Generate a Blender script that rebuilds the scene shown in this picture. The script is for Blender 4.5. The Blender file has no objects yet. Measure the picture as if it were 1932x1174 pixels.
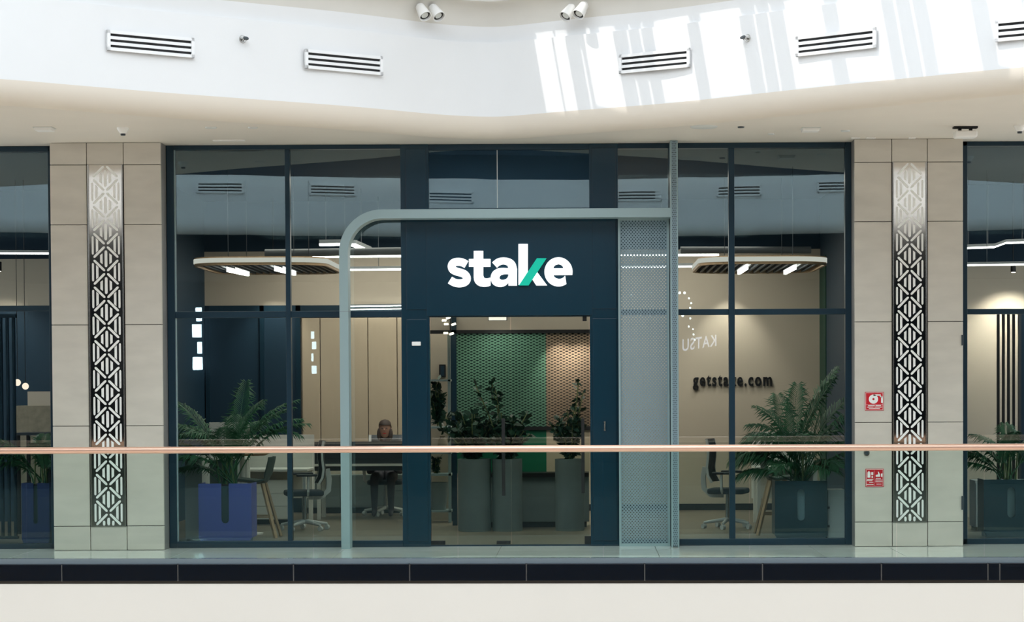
import bpy, math, random
from mathutils import Vector, Matrix
random.seed(7)
PI = math.pi
col = bpy.context.scene.collection
sc = bpy.context.scene

# ------------------------------------------------------------------ camera
W, H = 1932, 1174
D, FPX, HCAM = 24.0, 4200.0, 1.70
PITCH, ROLL = math.radians(1.5), math.radians(-0.28)
UPP, VPP = 1100.0, 733.0 + FPX * math.tan(PITCH)
cd = bpy.data.cameras.new('camera')
cam = bpy.data.objects.new('camera', cd)
col.objects.link(cam)
RC = Matrix.Rotation(PI / 2 - PITCH, 3, 'X') @ Matrix.Rotation(ROLL, 3, 'Z')
cam.matrix_world = Matrix.Translation((0, -D, HCAM)) @ RC.to_4x4()
cd.sensor_fit = 'HORIZONTAL'
cd.sensor_width = 36.0
cd.lens = 36.0 * FPX / W
cd.shift_x = -(UPP - W / 2) / W
cd.shift_y = (VPP - H / 2) / W
cd.clip_end = 300
sc.camera = cam

# ------------------------------------------------------------------ world, sun, exposure
SUN = Vector((1.6, 1.0, -3.0))
world = bpy.data.worlds.new('world')
sc.world = world
world.use_nodes = True
bg = world.node_tree.nodes['Background']
bg.inputs[0].default_value = (0.87, 0.94, 1.0, 1)
bg.inputs[1].default_value = 3.2
sd = bpy.data.lights.new('sun', 'SUN')
sd.energy = 2.3
sd.angle = math.radians(0.25)
sd.color = (1.0, 0.97, 0.92)
so = bpy.data.objects.new('sun', sd)
so.rotation_euler = SUN.to_track_quat('-Z', 'Y').to_euler()
so.location = (-6, -8, 14)
col.objects.link(so)

def area(name, loc, sx, sy, power, color, rot=(0, 0, 0)):
    a = bpy.data.lights.new(name, 'AREA')
    a.shape = 'RECTANGLE'; a.size = sx; a.size_y = sy
    a.energy = power; a.color = color
    o = bpy.data.objects.new(name, a)
    o.location = loc; o.rotation_euler = rot
    col.objects.link(o)
    return o
WARM = (1.0, 0.90, 0.77)
area('office_fill_light', (-1.0, 5.2, 3.75), 6.5, 2.2, 160, WARM)  # fill lamp added to brighten the office, no fixture drawn
area('office_front_fill', (-1.0, 1.7, 4.1), 7.5, 1.2, 105, WARM)  # added fill that brightens planters and palms behind the glass
area('left_unit_fill_light', (-7.6, 2.6, 3.6), 2.6, 2.0, 30, WARM)  # fill lamp added for the left unit, no fixture drawn
area('right_unit_fill_light', (5.2, 2.8, 3.6), 2.2, 2.0, 32, WARM)  # fill lamp added for the right unit, no fixture drawn
def spot(name, loc, target, power, size, blend=0.8, color=WARM):
    a = bpy.data.lights.new(name, 'SPOT')
    a.energy = power; a.spot_size = math.radians(size); a.spot_blend = blend; a.color = color
    a.shadow_soft_size = 0.03
    o = bpy.data.objects.new(name, a)
    o.location = loc
    o.rotation_euler = (Vector(target) - Vector(loc)).to_track_quat('-Z', 'Y').to_euler()
    col.objects.link(o)

vs = sc.view_settings
vs.view_transform = 'Standard'
vs.look = 'None'
vs.gamma = 1.0
vs.use_curve_mapping = False
vs.exposure = 0.0
sc.cycles.max_bounces = 10
sc.cycles.transparent_max_bounces = 24
sc.cycles.sample_clamp_indirect = 6.0

# ------------------------------------------------------------------ pixel -> world
def ray(u, v):
    return RC @ Vector(((u - UPP) / FPX, -(v - VPP) / FPX, -1.0))
def P(u, v, Y=0.0):
    r = ray(u, v)
    t = (Y + D) / r.y
    return Vector((0, -D, HCAM)) + r * t
def PX(u, Y=0.0, v=650): return P(u, v, Y).x
def PZ(v, u=966, Y=0.0): return P(u, v, Y).z

# ------------------------------------------------------------------ materials
def lin(c):
    return tuple(((x / 255) / 12.92 if x / 255 <= 0.04045 else ((x / 255 + 0.055) / 1.055) ** 2.4) for x in c)
MATS = {}
def mat(name, rgb, rough=0.5, metal=0.0, spec=0.5, emit=None, estr=0.0, noise=0.0, nscale=8.0, bump=0.0, bscale=40.0, srgb=True, stretch=None):
    if name in MATS: return MATS[name]
    m = bpy.data.materials.new(name)
    m.use_nodes = True
    nt = m.node_tree
    b = nt.nodes['Principled BSDF']
    c = lin(rgb) if srgb else rgb
    b.inputs['Base Color'].default_value = (*c, 1)
    b.inputs['Roughness'].default_value = rough
    b.inputs['Metallic'].default_value = metal
    b.inputs['Specular IOR Level'].default_value = spec
    if emit:
        b.inputs['Emission Color'].default_value = (*emit, 1)
        b.inputs['Emission Strength'].default_value = estr
    if noise or bump:
        tc = nt.nodes.new('ShaderNodeTexCoord')
        mp = nt.nodes.new('ShaderNodeMapping')
        if stretch: mp.inputs['Scale'].default_value = stretch
        nt.links.new(tc.outputs['Object'], mp.inputs[0])
    if noise:
        n = nt.nodes.new('ShaderNodeTexNoise')
        n.inputs['Scale'].default_value = nscale
        n.inputs['Detail'].default_value = 6
        r = nt.nodes.new('ShaderNodeMapRange')
        r.inputs['From Min'].default_value = 0.3
        r.inputs['From Max'].default_value = 0.7
        r.inputs['To Min'].default_value = 1 - noise
        r.inputs['To Max'].default_value = 1 + noise
        mx = nt.nodes.new('ShaderNodeMix')
        mx.data_type = 'RGBA'; mx.blend_type = 'MULTIPLY'
        mx.inputs[0].default_value = 1.0
        mx.inputs[6].default_value = (*c, 1)
        nt.links.new(mp.outputs[0], n.inputs['Vector'])
        nt.links.new(n.outputs['Fac'], r.inputs['Value'])
        nt.links.new(r.outputs[0], mx.inputs[7])
        nt.links.new(mx.outputs[2], b.inputs['Base Color'])
    if bump:
        n2 = nt.nodes.new('ShaderNodeTexNoise')
        n2.inputs['Scale'].default_value = bscale
        n2.inputs['Detail'].default_value = 4
        bp = nt.nodes.new('ShaderNodeBump')
        bp.inputs['Strength'].default_value = bump
        bp.inputs['Distance'].default_value = 0.01
        nt.links.new(mp.outputs[0], n2.inputs['Vector'])
        nt.links.new(n2.outputs['Fac'], bp.inputs['Height'])
        nt.links.new(bp.outputs[0], b.inputs['Normal'])
    MATS[name] = m
    return m
def glass(name, tint, refl, rough=0.0, wav=0.0):
    m = bpy.data.materials.new(name)
    m.use_nodes = True
    nt = m.node_tree
    nt.nodes.remove(nt.nodes['Principled BSDF'])
    out = nt.nodes['Material Output']
    t = nt.nodes.new('ShaderNodeBsdfTransparent'); t.inputs[0].default_value = (*tint, 1)
    g = nt.nodes.new('ShaderNodeBsdfGlossy'); g.inputs['Roughness'].default_value = rough
    g.inputs[0].default_value = (0.74, 0.94, 1.0, 1)
    mx = nt.nodes.new('ShaderNodeMixShader'); mx.inputs[0].default_value = refl
    if wav:
        tc = nt.nodes.new('ShaderNodeTexCoord')
        n = nt.nodes.new('ShaderNodeTexNoise'); n.inputs['Scale'].default_value = 1.1; n.inputs['Detail'].default_value = 1
        bp = nt.nodes.new('ShaderNodeBump'); bp.inputs['Strength'].default_value = wav; bp.inputs['Distance'].default_value = 0.004
        nt.links.new(tc.outputs['Object'], n.inputs['Vector'])
        nt.links.new(n.outputs['Fac'], bp.inputs['Height'])
        nt.links.new(bp.outputs[0], g.inputs['Normal'])
    nt.links.new(t.outputs[0], mx.inputs[1]); nt.links.new(g.outputs[0], mx.inputs[2])
    nt.links.new(mx.outputs[0], out.inputs[0])
    MATS[name] = m
    return m
def emis(name, rgb, s):
    m = bpy.data.materials.new(name)
    m.use_nodes = True
    nt = m.node_tree
    nt.nodes.remove(nt.nodes['Principled BSDF'])
    e = nt.nodes.new('ShaderNodeEmission')
    e.inputs[0].default_value = (*rgb, 1); e.inputs[1].default_value = s
    nt.links.new(e.outputs[0], nt.nodes['Material Output'].inputs[0])
    MATS[name] = m
    return m

M_WHITE = mat('white_plaster', (238, 238, 238), 0.45, noise=0.012, nscale=1.2, bump=0.04, bscale=60)
M_SOFF = mat('soffit_paint', (230, 222, 210), 0.55, noise=0.015, nscale=2)
M_COVE = mat('cove_paint', (222, 218, 210), 0.6, noise=0.02, nscale=3)
M_FASC = mat('fascia_paint', (245, 241, 234), 0.5, noise=0.01, nscale=1)
M_TILE = mat('beige_stone', (210, 203, 191), 0.42, noise=0.06, nscale=2.5, stretch=(1, 1, 3.0))
M_GROUT = mat('dark_joint', (88, 82, 76), 0.8)
M_REVEAL = mat('grey_reveal', (128, 126, 124), 0.5)
M_NAVY = mat('navy_metal', (14, 46, 62), 0.38, spec=0.5)
M_NAVY2 = mat('navy_panel', (10, 48, 64), 0.26, spec=0.55)
M_SAGE = mat('sage_metal', (150, 170, 172), 0.42, spec=0.4)
M_PERF = mat('perforated_metal', (130, 150, 158), 0.42, spec=0.4)
M_MIRR = mat('polished_steel', (205, 200, 192), 0.09, metal=1.0, bump=0.02, bscale=3)
M_STEEL = mat('brushed_steel', (190, 188, 184), 0.25, metal=1.0)
M_INLAY = mat('white_inlay', (250, 249, 245), 0.5)
M_COPPER = mat('copper_rail', (242, 198, 176), 0.3, metal=0.5)
M_GRANITE = mat('black_granite', (4, 14, 26), 0.15, spec=0.3, noise=0.3, nscale=60)
M_GRAN_T = mat('polished_granite_top', (128, 142, 150), 0.1, spec=0.7)
M_FLOORT = mat('marble_tile', (228, 230, 226), 0.1, spec=0.6, noise=0.05, nscale=3)
M_BLACK = mat('black', (10, 11, 13), 0.6)
M_VENT = mat('vent_white', (246, 246, 246), 0.4)
M_SIGNW = mat('sign_white', (255, 255, 255), 0.4, emit=(1, 1, 1), estr=0.75)
M_SIGNG = mat('sign_green', (0, 168, 142), 0.4, emit=lin((0, 168, 142)), estr=0.55)
M_BLKLET = mat('black_letters', (8, 9, 11), 0.5)
M_BEIGE = mat('beige_wall', (200, 188, 170), 0.7, noise=0.02, nscale=1.5)
M_BEIGED = mat('beige_door', (190, 174, 150), 0.6, noise=0.03, nscale=3, stretch=(6, 6, 1))
M_CEILD = mat('dark_ceiling', (14, 44, 62), 0.8)
M_NAVYW = mat('navy_wall', (14, 50, 70), 0.6)
M_GREENW = mat('green_paint', (12, 104, 74), 0.5)
M_MESHG = mat('green_mesh', (138, 188, 160), 0.5)
M_MESHP = mat('beige_mesh', (205, 178, 152), 0.5)
M_BACKG = mat('dark_green_back', (6, 48, 42), 0.7)
M_BACKP = mat('brown_back', (58, 48, 42), 0.7)
M_FLOORI = mat('office_floor', (120, 108, 92), 0.35, noise=0.08, nscale=2, stretch=(8, 1, 1))
M_DESK = mat('desk_white', (240, 238, 230), 0.4)
M_DKGREY = mat('dark_grey', (58, 66, 72), 0.5)
M_TEALG = mat('grey_green_shell', (92, 108, 104), 0.5)
M_WOOD = mat('oak_wood', (196, 164, 128), 0.5, noise=0.12, nscale=6, stretch=(8, 8, 1))
M_BLUEP = mat('blue_planter', (104, 112, 190), 0.45)
M_TEALP = mat('teal_planter', (36, 70, 82), 0.4)
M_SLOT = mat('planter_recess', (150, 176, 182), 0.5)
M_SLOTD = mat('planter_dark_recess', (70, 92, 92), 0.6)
M_GREYP = mat('grey_concrete_planter', (112, 122, 120), 0.7, noise=0.06, nscale=6)
M_SOIL = mat('soil', (42, 34, 28), 0.9)
M_LEAF = mat('palm_leaf', (52, 104, 66), 0.45, noise=0.25, nscale=5)
M_LEAFD = mat('dark_leaf', (30, 66, 48), 0.4, noise=0.3, nscale=9)
M_STEM = mat('plant_stem', (120, 132, 84), 0.6)
M_RED = mat('sign_red', (206, 30, 44), 0.4)
M_GREYS = mat('light_grey_plastic', (214, 216, 212), 0.45)
M_DARKF = mat('dark_fabric', (44, 52, 60), 0.8)
M_SKIN = mat('skin', (146, 112, 96), 0.5)
M_HAIR = mat('brown_hair', (62, 50, 44), 0.6)
M_SHIRT = mat('grey_shirt', (70, 64, 72), 0.8)
M_LAMPB = mat('white_lamp_body', (244, 242, 238), 0.4)
M_PAPER = mat('pinboard', (150, 142, 122), 0.8, noise=0.2, nscale=12)
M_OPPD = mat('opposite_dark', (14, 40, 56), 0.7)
M_OPPB = mat('opposite_grey', (64, 68, 70), 0.7)
M_LOWF = mat('lower_floor_stone', (200, 190, 176), 0.5)
M_OPPL = mat('opposite_lower_paint', (186, 176, 164), 0.7)
M_BULL = mat('bullnose_cream', (232, 222, 208), 0.5)  # creamier tone than the white face above it
M_SPAND = mat('spandrel_panel', (66, 92, 106), 0.3, spec=0.5)
M_DUCT = mat('grey_duct', (120, 126, 128), 0.5)
G_FACADE = glass('shop_glass', (0.86, 0.905, 0.915), 0.082, 0.0, 0.10)
G_DOOR = glass('door_glass', (0.89, 0.93, 0.93), 0.05, 0.0, 0.05)
G_RAIL = glass('rail_glass', (0.895, 0.955, 0.93), 0.03)
E_STRIP = emis('lamp_strip', (1.0, 0.93, 0.82), 9.0)
E_STRIP2 = emis('lamp_glow', (1.0, 0.90, 0.74), 1.4)
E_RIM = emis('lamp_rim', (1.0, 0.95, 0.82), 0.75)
E_GLOBE = emis('lamp_globe', (1.0, 0.80, 0.62), 1.6)
E_SIGN = emis('opposite_sign_glow', (0.94, 0.98, 1.0), 12.0)
E_SIGN2 = emis('opposite_word_glow', (0.90, 0.82, 1.0), 2.4)
E_BULB = emis('bulb_glow', (1.0, 0.95, 0.86), 14.0)
E_SPOTL = emis('spot_lens', (1.0, 0.86, 0.66), 8.0)

# ------------------------------------------------------------------ mesh builder
class MB:
    def __init__(s): s.v = []; s.f = []
    def add(s, vs, fs):
        o = len(s.v)
        s.v += [tuple(x) for x in vs]
        s.f += [tuple(o + i for i in f) for f in fs]
        return s
    def box(s, x0, x1, y0, y1, z0, z1):
        return s.add([(x0, y0, z0), (x1, y0, z0), (x1, y1, z0), (x0, y1, z0), (x0, y0, z1), (x1, y0, z1), (x1, y1, z1), (x0, y1, z1)],
                     [(0, 3, 2, 1), (4, 5, 6, 7), (0, 1, 5, 4), (1, 2, 6, 5), (2, 3, 7, 6), (3, 0, 4, 7)])
    def obox(s, c, size, m):
        c = Vector(c); h = [k / 2 for k in size]
        vs = [c + m @ Vector((sx * h[0], sy * h[1], sz * h[2])) for sz in (-1, 1) for sx, sy in ((-1, -1), (1, -1), (1, 1), (-1, 1))]
        return s.add(vs, [(0, 3, 2, 1), (4, 5, 6, 7), (0, 1, 5, 4), (1, 2, 6, 5), (2, 3, 7, 6), (3, 0, 4, 7)])
    def bar(s, p0, p1, w, d):
        p0, p1 = Vector(p0), Vector(p1)
        m = (p1 - p0).to_track_quat('Z', 'Y').to_matrix()
        return s.obox((p0 + p1) / 2, (w, d, (p1 - p0).length), m)
    def cyl(s, p0, p1, r0, r1=None, n=16, cap=True):
        if r1 is None: r1 = r0
        p0, p1 = Vector(p0), Vector(p1)
        m = (p1 - p0).to_track_quat('Z', 'Y').to_matrix()
        vs = []
        for p, r in ((p0, r0), (p1, r1)):
            for i in range(n):
                a = 2 * PI * i / n
                vs.append(p + m @ Vector((r * math.cos(a), r * math.sin(a), 0)))
        fs = [(i, (i + 1) % n, n + (i + 1) % n, n + i) for i in range(n)]
        if cap: fs += [tuple(range(n - 1, -1, -1)), tuple(range(n, 2 * n))]
        return s.add(vs, fs)
    def lathe(s, prof, c=(0, 0, 0), n=20):
        c = Vector(c); vs = []; fs = []
        for r, z in prof:
            for i in range(n):
                a = 2 * PI * i / n
                vs.append(c + Vector((r * math.cos(a), r * math.sin(a), z)))
        for k in range(len(prof) - 1):
            for i in range(n):
                fs.append((k * n + i, k * n + (i + 1) % n, (k + 1) * n + (i + 1) % n, (k + 1) * n + i))
        return s.add(vs, fs)
    def sphere(s, c, r, n=12, sz=1.0):
        k = n // 2 + 1
        return s.lathe([(max(1e-4, r * math.sin(PI * i / k)), -sz * r * math.cos(PI * i / k)) for i in range(k + 1)], c, n)
    def prism(s, poly, y0, y1):          # polygon in XZ, extruded along Y
        n = len(poly)
        vs = [(x, y0, z) for x, z in poly] + [(x, y1, z) for x, z in poly]
        fs = [tuple(range(n)), tuple(range(2 * n - 1, n - 1, -1))]
        fs += [(i, n + i, n + (i + 1) % n, (i + 1) % n) for i in range(n)]
        return s.add(vs, fs)
    def slab(s, poly, z0, z1):           # polygon in XY, extruded along Z
        n = len(poly)
        vs = [(x, y, z0) for x, y in poly] + [(x, y, z1) for x, y in poly]
        fs = [tuple(range(n - 1, -1, -1)), tuple(range(n, 2 * n))]
        fs += [(i, (i + 1) % n, n + (i + 1) % n, n + i) for i in range(n)]
        return s.add(vs, fs)
    def tube(s, pts, r, n=8):
        for a, b in zip(pts[:-1], pts[1:]): s.cyl(a, b, r, r, n)
        return s
    def sweep(s, pts, prof, up=Vector((0, 0, 1))):   # prof (side, up) swept along pts
        m = len(prof); vs = []; fs = []
        for i, p in enumerate(pts):
            p = Vector(p)
            t = (Vector(pts[min(i + 1, len(pts) - 1)]) - Vector(pts[max(i - 1, 0)])).normalized()
            sd_ = t.cross(up).normalized(); u_ = sd_.cross(t)
            for a, b in prof: vs.append(p + sd_ * a + u_ * b)
        for i in range(len(pts) - 1):
            for k in range(m):
                fs.append((i * m + k, i * m + (k + 1) % m, (i + 1) * m + (k + 1) % m, (i + 1) * m + k))
        fs += [tuple(range(m - 1, -1, -1)), tuple((len(pts) - 1) * m + k for k in range(m))]
        return s.add(vs, fs)
def rootof(o):
    while o.parent: o = o.parent
    return o
def build(mb, name, m, parent=None, loc=None, smooth=False, bevel=0.0, solid=0.0):
    off = rootof(parent).location if parent else Vector(loc or (0, 0, 0))
    me = bpy.data.meshes.new(name)
    me.from_pydata([Vector(x) - off for x in mb.v], [], mb.f)
    me.materials.append(m)
    if smooth:
        me.polygons.foreach_set('use_smooth', [True] * len(me.polygons))
        try: me.set_sharp_from_angle(angle=math.radians(40))
        except Exception: pass
    me.update()
    o = bpy.data.objects.new(name, me)
    col.objects.link(o)
    if parent: o.parent = parent
    elif loc: o.location = loc
    if bevel:
        b = o.modifiers.new('bevel', 'BEVEL'); b.width = bevel; b.segments = 2; b.limit_method = 'ANGLE'
    if solid:
        b = o.modifiers.new('solid', 'SOLIDIFY'); b.thickness = solid
    return o
def curvemesh(name, polys, m, depth, parent, mapf, bevel=0.0):   # filled outlines -> extruded mesh in the XZ plane
    cu = bpy.data.curves.new(name, 'CURVE'); cu.dimensions = '2D'; cu.fill_mode = 'BOTH'; cu.extrude = depth / 2
    for poly in polys:
        sp = cu.splines.new('POLY'); sp.points.add(len(poly) - 1)
        for pt, (x, y) in zip(sp.points, poly): pt.co = (x, -y, 0, 1)
        sp.use_cyclic_u = True
    return curve_to(name, cu, m, parent, mapf)
def curve_to(name, cu, m, parent, mapf, loc=None):
    tmp = bpy.data.objects.new('tmp', cu); col.objects.link(tmp)
    dg = bpy.context.evaluated_depsgraph_get()
    me = bpy.data.meshes.new_from_object(tmp.evaluated_get(dg))
    bpy.data.objects.remove(tmp)
    off = rootof(parent).location if parent else Vector(loc or (0, 0, 0))
    for v in me.vertices: v.co = mapf(v.co) - off
    me.name = name
    me.materials.clear(); me.materials.append(m); me.update()
    o = bpy.data.objects.new(name, me); col.objects.link(o)
    if parent: o.parent = parent
    elif loc: o.location = loc
    return o
def tag(o, label=None, cat=None, group=None, kind=None):
    if label: o['label'] = label
    if cat: o['category'] = cat
    if group: o['group'] = group
    if kind: o['kind'] = kind
    return o
def thing(name, loc, label=None, cat=None, group=None, kind=None):
    o = bpy.data.objects.new(name, None)
    o.empty_display_size = 0.1
    o.location = loc
    col.objects.link(o)
    return tag(o, label, cat, group, kind)
def copy_tree(o, parent=None):
    c = o.copy(); col.objects.link(c)
    c.parent = parent
    for ch in [x for x in o.children]: copy_tree(ch, c)
    return c
def share(src, name, parent, loc, rot=(0, 0, 0)):    # another object on the same mesh
    o = bpy.data.objects.new(name, src.data); col.objects.link(o)
    o.parent = parent; o.location = loc; o.rotation_euler = rot
    for md in src.modifiers:
        if md.type == 'BEVEL':
            b = o.modifiers.new('bevel', 'BEVEL'); b.width = md.width; b.segments = 2; b.limit_method = 'ANGLE'
    return o

# ================================================================== ATRIUM SHELL
ZS = PZ(272, 966)                       # soffit height at the shopfront
ZF = 0.0
# plan curve of the bulkhead (image column, depth ratio of its lower edge)
_pl = [(0, .849), (160, .871), (320, .893), (480, .913), (640, .934), (730, .949), (793, .961), (850, .970), (900, .9745), (930, .976), (965, .9745),
       (1015, .967), (1080, .957), (1180, .944), (1280, .931), (1430, .905), (1580, .880), (1760, .855), (1932, .832)]
base = [((u - 1100) * r * D / FPX, -(1 - r) * D) for u, r in _pl]
def extend(pts):
    (x0, y0), (x1, y1) = pts[0], pts[2]
    k = (y1 - y0) / (x1 - x0)
    L = [(x0 - 6.0, y0 - 6.0 * k * 0.45), (x0 - 3.0, y0 - 3.0 * k * 0.75)]
    (x0, y0), (x1, y1) = pts[-3], pts[-1]
    k = (y1 - y0) / (x1 - x0)
    R = [(x1 + 3.0, y1 + 3.0 * k * 0.75), (x1 + 6.5, y1 + 6.5 * k * 0.45)]
    return L + pts + R
def smooth_pl(pts, it=2):
    for _ in range(it):
        q = [pts[0]]
        for a, b in zip(pts[:-1], pts[1:]):
            q.append((a[0] * .75 + b[0] * .25, a[1] * .75 + b[1] * .25))
            q.append((a[0] * .25 + b[0] * .75, a[1] * .25 + b[1] * .75))
        q.append(pts[-1]); pts = q
    return pts
base = smooth_pl(extend(base))
def offset_pl(pts, d):                  # positive d = towards the camera (-Y)
    out = []
    for i, (x, y) in enumerate(pts):
        a = pts[max(i - 1, 0)]; b = pts[min(i + 1, len(pts) - 1)]
        tx, ty = b[0] - a[0], b[1] - a[1]; l = math.hypot(tx, ty)
        out.append((x + d * ty / l, y - d * tx / l))
    return out
def loft(rows, closed=False):           # rows: list of (polyline, z)
    mb = MB(); n = len(rows[0][0])
    vs = [(x, y, z) for pl, z in rows for x, y in pl]
    fs = []
    for k in range(len(rows) - 1):
        for i in range(n - 1):
            fs.append((k * n + i, k * n + i + 1, (k + 1) * n + i + 1, (k + 1) * n + i))
    mb.add(vs, fs)
    return mb
ZFB = ZS + 0.215                        # bottom of the flat bulkhead face
ZFT = ZS + 0.985                        # top of the face
OFF_F, OFF_B = 0.07, -0.12
def profile_rows(pl, zs, sgn=1.0):
    o = lambda d: offset_pl(pl, d * sgn)
    rows = []
    for k in range(9):                  # bullnose
        a = (k / 8) * PI / 2
        rows.append((o(OFF_F - 0.19 * (1 - math.sin(a) ** 1.0)), zs + 0.215 * (1 - math.cos(a) ** 1.0)))
    return rows
def bulk(pl, sgn, names, zs=ZS, m2=None, m3=None):
    o = lambda d: offset_pl(pl, d * sgn)
    r = profile_rows(pl, zs, sgn)
    if m2 is None: tag(build(loft(r), 'trim_8', M_BULL, smooth=True), kind='structure'); r = r[-1:]
    r.append((o(OFF_F), zs + 0.985))
    r.append((o(OFF_F - 0.07), zs + 0.985))
    w = build(loft(r), names[0], M_WHITE, smooth=True); tag(w, kind='structure')
    band = build(loft([(o(OFF_F - 0.05), zs + 0.975), (o(OFF_F - 0.03), zs + 1.155)]), names[1], m2 or M_WHITE, smooth=True); tag(band, kind='structure')
    rr = []
    for k in range(7):
        a = k / 6 * PI / 2
        rr.append((o(OFF_F - 0.03 + 0.17 * (1 - math.cos(a))), zs + 1.155 + 0.235 * math.sin(a)))
    cove = build(loft(rr), names[2], m3 or M_COVE, smooth=True); tag(cove, kind='structure')
    return o
o_near = bulk(base, 1.0, ('wall_back', 'trim_1', 'trim_2'))
uf = build(loft([(o_near(OFF_F + 0.14), ZS + 1.39), (o_near(OFF_F + 0.16), ZS + 1.41), (o_near(OFF_F + 0.16), 9.3)]), 'wall_upper', M_WHITE, smooth=True)
tag(uf, kind='structure')
# soffit
mb = MB(); lo = o_near(OFF_B); n = len(lo)
mb.add([(x, y, ZS) for x, y in lo] + [(x, 0.3, ZS) for x, y in lo], [(i, n + i, n + i + 1, i + 1) for i in range(n - 1)])
tag(build(mb, 'ceiling', M_SOFF), kind='structure')

def hit_pl(u, v, pl, mirror=False):     # where the view ray meets a vertical wall standing on the polyline
    r = ray(u, v)
    ox, oy = 0.0, -D
    for (ax, ay), (bx, by) in zip(pl[:-1], pl[1:]):
        if mirror: ay, by = -ay, -by
        ex, ey = bx - ax, by - ay
        den = r.x * ey - r.y * ex
        if abs(den) < 1e-9: continue
        t = ((ax - ox) * ey - (ay - oy) * ex) / den
        k = ((ax - ox) * r.y - (ay - oy) * r.x) / den
        if t > 0 and -1e-6 <= k <= 1.000001:
            p = Vector((ox + r.x * t, oy + r.y * t, HCAM + r.z * t))
            ang = math.atan2(ey, ex)
            if mirror:
                p.y = -p.y; ang = -ang
            return p, ang
    return None, 0
face = o_near(OFF_F)

# shop-level floor slab, kerb, lower fascia -------------------------------------------------
def kerbY(x): return -1.90 - 0.045 * (x + 0.8)
XL, XR = -12.0, 10.5
KA = math.atan(-0.045)
fl = MB()
fl.slab([(XL, kerbY(XL) + 0.17), (XR, kerbY(XR) + 0.17), (XR, 0.06), (XL, 0.06)], -0.30, -0.012)
floor = tag(build(fl, 'floor', M_GROUT), kind='structure')
xs = [P(u, 1045, -0.9).x for u in (-540, -265, 38, 340, 640, 940, 1240, 1540, 1688, 1990, 2290)]
for a, b in zip(xs[:-1], xs[1:]):
    for (ya, yb) in ((0.05, -0.62), (-0.625, None)):
        t = MB()
        if yb is None: t.slab([(a + .003, kerbY(a) + .175), (b - .003, kerbY(b) + .175), (b - .003, ya), (a + .003, ya)], -0.012, 0.0)
        else: t.slab([(a + .003, yb), (b - .003, yb), (b - .003, ya), (a + .003, ya)], -0.012, 0.0)
        build(t, 'floor_tile', M_FLOORT, floor)
lf = MB()
lf.slab([(XL, kerbY(XL) + .02), (XR, kerbY(XR) + .02), (XR, 0.0), (XL, 0.0)], -1.6, -0.24)
tag(build(lf, 'wall_front', M_FASC), kind='structure')
lf = MB()
lf.slab([(XL, kerbY(XL) + .035), (XR, kerbY(XR) + .035), (XR, 0.0), (XL, 0.0)], -0.24, -0.215)
tag(build(lf, 'trim_3', M_GROUT), kind='structure')  # dark strip stands in for the shadow line above the fascia
kroot = thing('granite_kerb', (0, kerbY(0), -0.2), 'polished black granite kerb blocks edging the balcony above the white fascia', 'kerb')
kj = [-335, -114, 107, 330, 551, 772, 993, 1216, 1437, 1659, 1857, 1879, 2100, 2320]
for a, b in zip(kj[:-1], kj[1:]):
    xa, xb = P(a, 1075, -1.9).x + .005, P(b, 1075, -1.9).x - .005
    t = MB(); t.slab([(xa, kerbY(xa)), (xb, kerbY(xb)), (xb, kerbY(xb) + .16), (xa, kerbY(xa) + .16)], -0.212, -0.04)
    st = build(t, 'stone', M_GRANITE, kroot, bevel=0.006)
t = MB(); t.slab([(XL, kerbY(XL) + .012), (XR, kerbY(XR) + .012), (XR, kerbY(XR) + .16), (XL, kerbY(XL) + .16)], -0.21, -0.05)
build(t, 'joint_filler', M_REVEAL, kroot)

# balustrade -------------------------------------------------------------------------------
br = thing('glass_balustrade', (0, kerbY(0) + .09, -0.04), 'frameless green-tinted glass balustrade under a round copper handrail', 'balustrade')
gj = [-512, -237, 38, 313, 588, 863, 1138, 1413, 1688, 1851, 2126, 2300]
for a, b in zip(gj[:-1], gj[1:]):
    xa, xb = P(a, 950, -1.85).x + .004, P(b, 950, -1.85).x - .004
    t = MB(); t.slab([(xa, kerbY(xa) + .083), (xb, kerbY(xb) + .083), (xb, kerbY(xb) + .097), (xa, kerbY(xa) + .097)], -0.03, 1.085)
    build(t, 'glass_panel', G_RAIL, br)
t = MB(); t.slab([(XL, kerbY(XL) + .045), (XR, kerbY(XR) + .045), (XR, kerbY(XR) + .135), (XL, kerbY(XL) + .135)], -0.04, 0.012)
build(t, 'base_channel', M_GRAN_T, br)
t = MB(); t.cyl((XL, kerbY(XL) + .09, 1.10), (XR, kerbY(XR) + .09, 1.10), 0.034, n=24)
build(t, 'handrail', M_COPPER, br, smooth=True)
for a in (863, 1413, 313):
    x = P(a, 847, -1.85).x; t = MB()
    t.cyl((x - .012, kerbY(x - .012) + .09, 1.10), (x + .012, kerbY(x + .012) + .09, 1.10), 0.0352, n=24)
    build(t, 'rail_joint', M_COPPER, br, smooth=True)

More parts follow.
